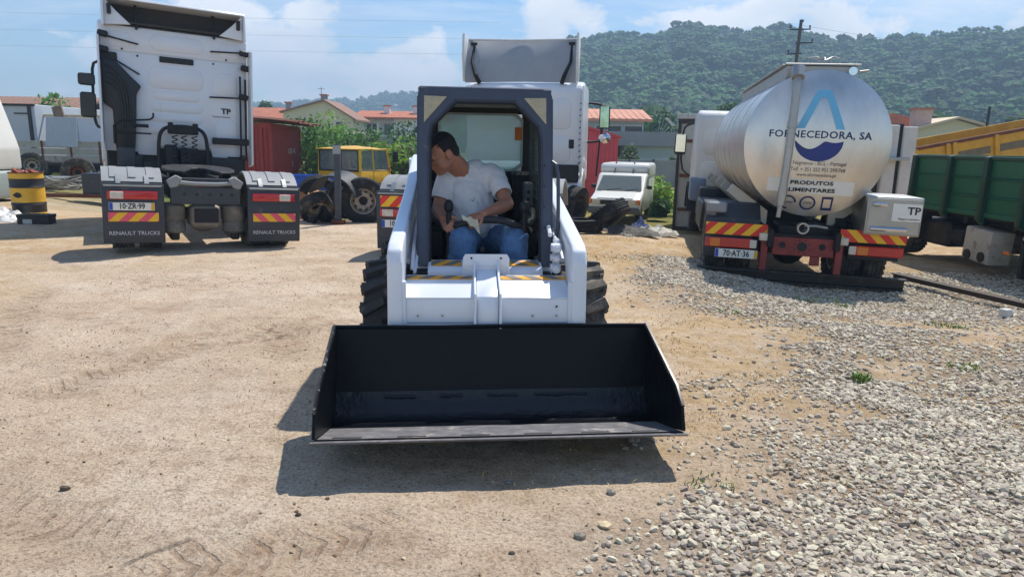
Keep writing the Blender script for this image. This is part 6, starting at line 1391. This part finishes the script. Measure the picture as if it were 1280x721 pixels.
SPn = thing('solar_frame', 'tilted white panel on a thin frame above the terrace roof', 'solar panel', (10.0, 46.3, 2.52), 10); MB().box((0.05, 0, .62), (.72, .5, .035), (0, rad(42), 0)).build('panel', SHUT, SPn)
for k in range(4): MB().bar((-.75+.15*k, 0, 0), (-.45+.2*k, .3, 1.1-.25*k), .03, .03).build('strut', GALV, SPn)
H7 = thing('house', 'cream house with a terracotta roof and two chimneys right of the tank', 'house', (29.5, 56, GB), -6)
MB().prism([(0, 0), (9.4, 0), (9.4, 3.45), (4.7, 4.75), (0, 3.5)], 0, 8, 'y').build('wall', PLA, H7); MB().prism([(-.6, 3.35), (4.7, 4.82), (10.3, 3.32), (10.3, 3.47), (4.7, 4.99), (-.6, 3.50)], -.5, 8.3, 'y').build('roof', mat('cream_roof_edge', '#c9b79a', .8, var=.06), H7)
MB().prism([(-4.6, 3.5), (-1.0, 5.0), (.8, 5.3), (3.6, 4.6), (3.6, 3.4)], 2, 9, 'y').build('rear_roof', TIL, H7); MB().bx(-4.4, 0, 2.5, 9, 0, 3.5).build('rear_wall', PLA, H7)
chim(H7, 2.4, .8, 3.9, 1.15, 1.6, mat('pink_chimney', '#c6a79a', .8)); chim(H7, -1.9, 2.0, 3.7, .8, 1.7, MC['pink_chimney'])
hwin(H7, 1.4, 2.3, .25, .35, 0)
# utility pole and wires
UP = thing('utility_pole', 'wooden power pole with short cross arms above the tank', 'power pole', (23.9, 62.8, GB), 0)
MB().cyl((0, 0, 0), (.35, 0, 13.1), .20, .13, 10).build('pole', mat('weathered_wood', '#4b4038', .85, var=.15), UP)
for z, x0, x1 in ((12.3, -.9, .9), (11.2, -.3, 1.2), (10.3, -.9, .3)): MB().bar((.33+x0, 0, z), (.33+x1, 0, z+.06), .10, .10).build('cross_arm', DARK, UP)
for x, z in ((-.5, 12.4), (1.15, 12.45), (1.45, 11.35), (-.5, 10.4), (.5, 12.9)): MB().cyl((x, 0, z), (x, 0, z+.22), .07, n=8).build('insulator', DARK, UP)
def wire(a, b, sag, lb, r=.014, n=24):
    a, b = Vector(a), Vector(b); o = MB().tube([a.lerp(b, k/n)-Vector((0, 0, sag*4*(k/n)*(1-k/n))) for k in range(n+1)], r, 5).build('power_line', mat('wire_grey', '#8b97a5', .7)); o['label'] = lb; o['category'] = 'power line'
for k, (z, nm) in enumerate(((17.3, 'highest'), (15.2, 'middle'), (13.2, 'lowest'))): wire((-150, 92, z+.9), (-2, 98, z+.1), .6, nm+' of the three thin power lines crossing the sky left of the loader', .012)
wire((24.3, 62.8, 11.9), (70, 74, 11.0), .8, 'thin power line leaving the wooden pole to the right', .012)
P2 = thing('street_pole', 'short dark pole with a curved lamp arm above the yellow tipper', 'lamp post', (34.6, 52.5, GB), 0); MB().cyl((0, 0, 0), (0, 0, 5.6), .10, n=8).build('pole', DARK, P2); MB().tube([(0, 0, 5.6), (.5, 0, 5.2), (1.6, 0, 4.9), (3.5, 0, 4.9)], .05, 6, smooth=1).build('lamp_arm', GALV, P2)

# ================================================================ VEGETATION
def leaf_cloud(n, lobes, size, seed, squash=.8, shell=.55):
    """quads spread through lobes [(c, r)...]"""
    r = np.random.default_rng(seed); C_ = np.array([l[0] for l in lobes]); R_ = np.array([l[1] for l in lobes]); pr_ = R_**2/np.sum(R_**2)
    i = r.choice(len(lobes), n, p=pr_); d = r.normal(size=(n, 3)); d /= np.linalg.norm(d, axis=1)[:, None]; q = (shell+(1-shell)*r.uniform(0, 1, n)**.7)*(1+.12*r.normal(size=n))
    P = C_[i]+d*(R_[i]*q)[:, None]*np.array([1, 1, squash])
    nrm = d+r.normal(0, .55, (n, 3)); nrm /= np.linalg.norm(nrm, axis=1)[:, None]
    a = np.cross(nrm, r.normal(size=(n, 3))); a /= np.linalg.norm(a, axis=1)[:, None]; b = np.cross(nrm, a)
    s = (size*r.uniform(.5, 1.3, n))[:, None]
    V = np.stack([P-a*s, P-b*s*.55, P+a*s*1.1+nrm*s*.2, P+b*s*.55], 1).reshape(-1, 3); F = np.arange(n*4).reshape(-1, 4)
    return V, F
def leafmat(nm, c, tr=.35, isl=.38): return mat(nm, c, .6, var=.2, scale=.8, island=isl, trans=tr)
LF = [leafmat('leaf_mid_green', '#5a8036'), leafmat('leaf_light_green', '#86a644'), leafmat('leaf_dark_green', '#3f6232'), leafmat('leaf_olive', '#5b6a3a')]
BARK = mat('bark', '#4d3f33', .9, var=.2, scale=6, bump=(.5, 20))
def plant(name, lb, cat, loc, h, w, n, size, lm, seed, group=None, trunk=.25, nl=7, pale=False):
    r = random.Random(seed); e = thing(name, lb, cat, loc, r.uniform(0, 360), group)
    lobes = []
    for k in range(nl):
        a = r.uniform(0, 6.28); q = r.uniform(.1, .62)*w; z = h*(trunk+(1-trunk)*r.uniform(.18, .80)); lobes.append(((q*math.cos(a), q*math.sin(a), z), w*r.uniform(.30, .50)*(1.15-.45*z/h)))
    lobes.append(((0, 0, h*.80), w*.36)); lobes.append(((r.uniform(-.2, .2)*w, 0, h*.55), w*.5))
    V, F = leaf_cloud(n, lobes, size, seed); V[:, 2] = np.maximum(V[:, 2], .02)
    np_mesh('crown', V, F, lm, parent=e)
    mb = MB(); mb.tube([(0, 0, 0), (.03*w, 0, h*.3), (0, .03*w, h*.6), (0, 0, h*.85)], [.05*w+.03, .045*w+.02, .03*w, .012*w], 7)
    for c, rr in lobes[:6]: mb.tube([(0, 0, h*.25), (c[0]*.5, c[1]*.5, (h*.25+c[2])/2), c], [.025*w+.01, .018*w, .008*w], 5)
    mb.build('trunk', BARK, e)
    return e
gb = 'bushes along the hedge between the yard and the houses'
gn = random.Random(21)
for i, (px, y, top, w, c) in enumerate(((318, 33, 150, 2.4, 1), (345, 36, 152, 2.6, 0), (372, 35, 147, 2.8, 2), (392, 31, 150, 2.4, 0), (410, 37, 140, 3.2, 1), (432, 33, 161, 2.6, 0), (452, 38, 171, 2.6, 2), (468, 34, 173, 2.4, 3), (488, 37, 171, 2.8, 0), (508, 35, 173, 2.4, 1), (524, 38, 150, 2.6, 2), (436, 43, 156, 3.4, 2), (402, 28.5, 172, 1.8, 0), (478, 29, 180, 2.0, 1), (503, 30, 182, 2.0, 3), (524, 31, 178, 2.0, 0), (460, 30, 176, 1.9, 0))):
    x = (px-640)/870*y*.985; zt = 1.57+((180.5+(px-640)*.0175)-top)/870*y*1.01
    plant('bush', ('tall', 'round', 'dense', 'broad', 'big', 'leafy', 'dark', 'grey-green', 'loose', 'bright', 'shaded', 'far', 'low', 'front', 'small', 'corner', 'middle')[i]+' green bush, number '+str(i+1)+' from the left in the hedge' if False else
          ['bright green bush just right of the tall white cab', 'green bush above the rusty roof sheet of the container', 'dark bush in front of the cream gabled house', 'green bush at the right end of the red container', 'tallest light green bush between the two houses', 'rounded green bush left of the white house', 'dark bush under the balcony of the white house', 'olive bush in front of the blue-grey wall', 'green bush below the orange roof', 'light green bush beside the loader cab pillar', 'dark bush right of the white house', 'dark bush at the far back between the houses', 'low green bush right behind the container corner', 'light green bush directly over the yellow cab roof', 'low olive bush behind the yellow cab mirror', 'low green bush nearest the loader cab pillar', 'low green bush behind the middle of the yellow cab'][i],
          'bush', (x, y, GB), zt-GB, w*.9, 1500, .11, LF[c], 100+i, gb, .02)
plant('bush', 'leafy vine patch with broad leaves beside the white van', 'bush', (5.25, 25.5, GB), 1.15, 1.2, 1500, .10, LF[1], 201, None, .0)
plant('bush', 'dark low bush at the foot of the box trailer', 'bush', (4.95, 23.5, GB), .6, .6, 700, .08, LF[2], 202, None, .0)
plant('bush', 'garden bush in the dark recess of the terrace house', 'bush', (7.3, 44.5, GB), 2.6, 1.3, 900, .12, LF[3], 203, None, .05)
plant('bush', 'small shrub before the garage wall of the terrace house', 'bush', (10.0, 44.6, GB), 1.9, .8, 500, .10, LF[2], 204, None, .05)
plant('bush', 'narrow shrub by the railing of the terrace house', 'bush', (8.6, 44.6, GB), 1.6, .6, 400, .10, LF[0], 205, None, .05)
plant('tree', 'round dark green tree on the terrace side behind the solar panel', 'tree', (12.2, 58.5, GB), 5.3, 2.9, 2600, .17, LF[2], 206, None, .3)
plant('tree', 'light green tree left of the box trailer top', 'tree', (14.9, 60, GB), 4.9, 1.9, 1500, .17, LF[1], 207, None, .3)
plant('tree', 'dark green pine crown rising between the tanker cab and tank', 'tree', (18.6, 62, GB), 6.6, 3.0, 3000, .18, leafmat('pine_green', '#38602f'), 208, None, .3)
plant('tree', 'green bush top between roofs at the far left', 'tree', (-24.5, 38, GB), 4.9, 2.3, 1500, .15, LF[0], 209, None, .1)
plant('tree', 'dark little trees behind the trailers left of the tall cab', 'tree', (-29.5, 46, GB), 4.0, 1.6, 1000, .15, LF[2], 210, None, .1)
plant('tree', 'dark tree left of the cream gabled house', 'tree', (-33, 95, GB), 8.2, 2.6, 1400, .25, LF[2], 211, None, .3)

# hills -----------------------------------------------------------
def prof(u, tab):
    xs = [t_[0] for t_ in tab]; zs = [t_[1] for t_ in tab]; return np.interp(u, xs, zs)
pxu = lambda q: (q-640)/870/.99
RH = [(pxu(-600), 20), (pxu(300), 30), (pxu(560), 48), (pxu(700), 56), (pxu(760), 59), (pxu(800), 60), (pxu(840), 64.5), (pxu(870), 63), (pxu(905), 60.5), (pxu(960), 64), (pxu(1010), 59), (pxu(1060), 57), (pxu(1100), 58), (pxu(1160), 62), (pxu(1210), 63), (pxu(1280), 68), (pxu(1500), 74), (pxu(2200), 60)]
def rhill(x, y):
    u = x/np.maximum(y, 1); r = np.hypot(x, y); H_ = prof(u, RH)*y/np.maximum(r, 1)*1.03-5
    f = ss(150, 420, r)*(1-.25*ss(430, 700, r))
    msk = ss(pxu(500), pxu(690), u)
    return -.75+(H_*f*(.92+.16*fbm(x*.012, y*.012, 3, 61)))*msk+4*msk*f*(fbm(x*.03, y*.03, 3, 62)-.5)
LH = [(pxu(-900), 8), (pxu(200), 26), (pxu(320), 33), (pxu(400), 37), (pxu(450), 41), (pxu(480), 46), (pxu(520), 48), (pxu(560), 52), (pxu(640), 58), (pxu(720), 62), (pxu(900), 50)]
def lhill(x, y):
    u = x/np.maximum(y, 1); r = np.hypot(x, y); H_ = prof(u, LH)*y/np.maximum(r, 1)*1.03-8
    return -.9+H_*ss(430, 800, r)*(.95+.1*fbm(x*.01, y*.01, 2, 71))
def polar_mesh(name, fn, u0_, u1_, r0_, r1_, nu, nr, m, lb):
    U, Rr = np.meshgrid(np.linspace(math.atan(u0_), math.atan(u1_), nu), np.linspace(r0_, r1_, nr), indexing='ij')
    Xx, Yy = Rr*np.sin(U), Rr*np.cos(U); V = np.stack([Xx, Yy, fn(Xx, Yy)], -1).reshape(-1, 3)
    I = np.arange(nu-1)[:, None]*nr+np.arange(nr-1)[None]; F = np.stack([I, I+nr, I+nr+1, I+1], -1).reshape(-1, 4)
    return np_mesh(name, V, F, m, smooth=True, kind='structure', label=lb)
HM_ = mat('hill_undergrowth', '#2f4526', .95, var=.3, scale=.05)
polar_mesh('hill', rhill, pxu(540), pxu(2300), 140, 700, 160, 80, HM_, 'wooded hill filling the right background')
polar_mesh('hill', lhill, pxu(-900), pxu(800), 420, 1000, 120, 50, HM_, 'distant low wooded hill behind the houses')
oct_v = np.array([(1, 0, 0), (-1, 0, 0), (0, 1, 0), (0, -1, 0), (0, 0, 1), (0, 0, -1)], float); oct_f = np.array([(0, 2, 4), (2, 1, 4), (1, 3, 4), (3, 0, 4), (2, 0, 5), (1, 2, 5), (3, 1, 5), (0, 3, 5)])
def crown(seed, kind):
    r = np.random.default_rng(seed); Vs, Fs = [], []; o = 0
    n = 26 if kind == 0 else 20
    for k in range(n):
        d = r.normal(size=3); d /= np.linalg.norm(d); 
        if kind == 0: c = d*np.array([.62, .62, .58])*r.uniform(.6, 1.05); c[2] = abs(c[2])*.9+.05 if r.uniform() < .75 else c[2]*.5; s = r.uniform(.19, .36)
        else:   # umbrella pine / tall eucalyptus: crown lifted on the stem
            c = d*np.array([.55, .55, .26])+np.array([0, 0, .85]); s = r.uniform(.16, .30)
        q = oct_v*(s*(1+r.uniform(-.35, .35, (6, 1))))*np.array([1, 1, .75]); a = r.uniform(0, 6.28); q = np.stack([q[:, 0]*math.cos(a)-q[:, 1]*math.sin(a), q[:, 0]*math.sin(a)+q[:, 1]*math.cos(a), q[:, 2]], -1)
        Vs.append(q+c); Fs.append(oct_f+o); o += 6
    # stem
    st = np.array([(-.04, 0, -.9), (.04, 0, -.9), (0, .04, -.9), (0, 0, .7)]); Vs.append(st); Fs.append(np.array([(0, 1, 3), (1, 2, 3), (2, 0, 3)])+o)
    return np.concatenate(Vs), np.concatenate(Fs)
def forest(name, n, ufrom, uto, ra, rb_, fn, smin, smax, m, seed, lb, power=1.0, tall=.25):
    r = np.random.default_rng(seed); a = r.uniform(math.atan(ufrom), math.atan(uto), n); q = (ra**2+(rb_**2-ra**2)*r.uniform(0, 1, n)**power)**.5
    x, y = q*np.sin(a), q*np.cos(a); z = fn(x, y); s = r.uniform(smin, smax, n); k = r.uniform(size=n) < tall
    out = []
    for sel, kd in ((~k, 0), (k, 1)):
        V, F = scatter([crown(seed*10+i+kd*5, kd) for i in range(6)], np.stack([x, y, z+s*.55], -1)[sel], s[sel], r, .06); out.append((V, F))
    V = np.concatenate([out[0][0], out[1][0]]); F = np.concatenate([out[0][1], out[1][1]+len(out[0][0])])
    return np_mesh(name, V, F, m, kind='stuff', label=lb, cat='forest')
FM = mat('forest_foliage', '#42652c', .9, var=.5, scale=.03, island=.42)
FM2 = mat('near_forest_foliage', '#3a5828', .9, var=.35, scale=.05, island=.32)
forest('forest', 4300, pxu(470), pxu(1420), 190, 455, rhill, 2.6, 4.9, FM, 7, 'dense wood covering the hill on the right')
forest('forest', 330, pxu(500), pxu(1420), 425, 450, rhill, 3.4, 6.4, FM, 9, 'taller trees standing out along the skyline of the right hill', 1, .7)
forest('forest', 240, pxu(800), pxu(1330), 85, 185, lambda x, y: -.75+0*x, 2.6, 4.2, FM2, 8, 'trees at the foot of the hill behind the houses on the right')
forest('forest', 750, pxu(290), pxu(760), 600, 830, lhill, 5.5, 9.0, FM, 11, 'distant wood on the low hill behind the houses', .6, .5)
forest('forest', 160, pxu(-100), pxu(700), 110, 300, lambda x, y: -.75+0*x, 2.2, 3.4, FM2, 12, 'far green tree belt on the flat ground behind the houses')

# haze ------------------------------------------------------------
hz = MB().bx(-1050, 1050, -70, 1050, -3, 88).build('haze', None, None, 0, kind='stuff')
hm = bpy.data.materials.new('haze'); hm.use_nodes = True; t = hm.node_tree; t.nodes.remove(t.nodes['Principled BSDF'])
pv = N(t, 'ShaderNodeVolumePrincipled'); pv.inputs['Color'].default_value = (.55, .76, 1, 1); pv.inputs['Density'].default_value = .0014; pv.inputs['Anisotropy'].default_value = .0
L(t, pv.outputs[0], t.nodes['Material Output'].inputs['Volume']); hz.data.materials.append(hm); hz['label'] = 'pale blue summer haze over the valley'
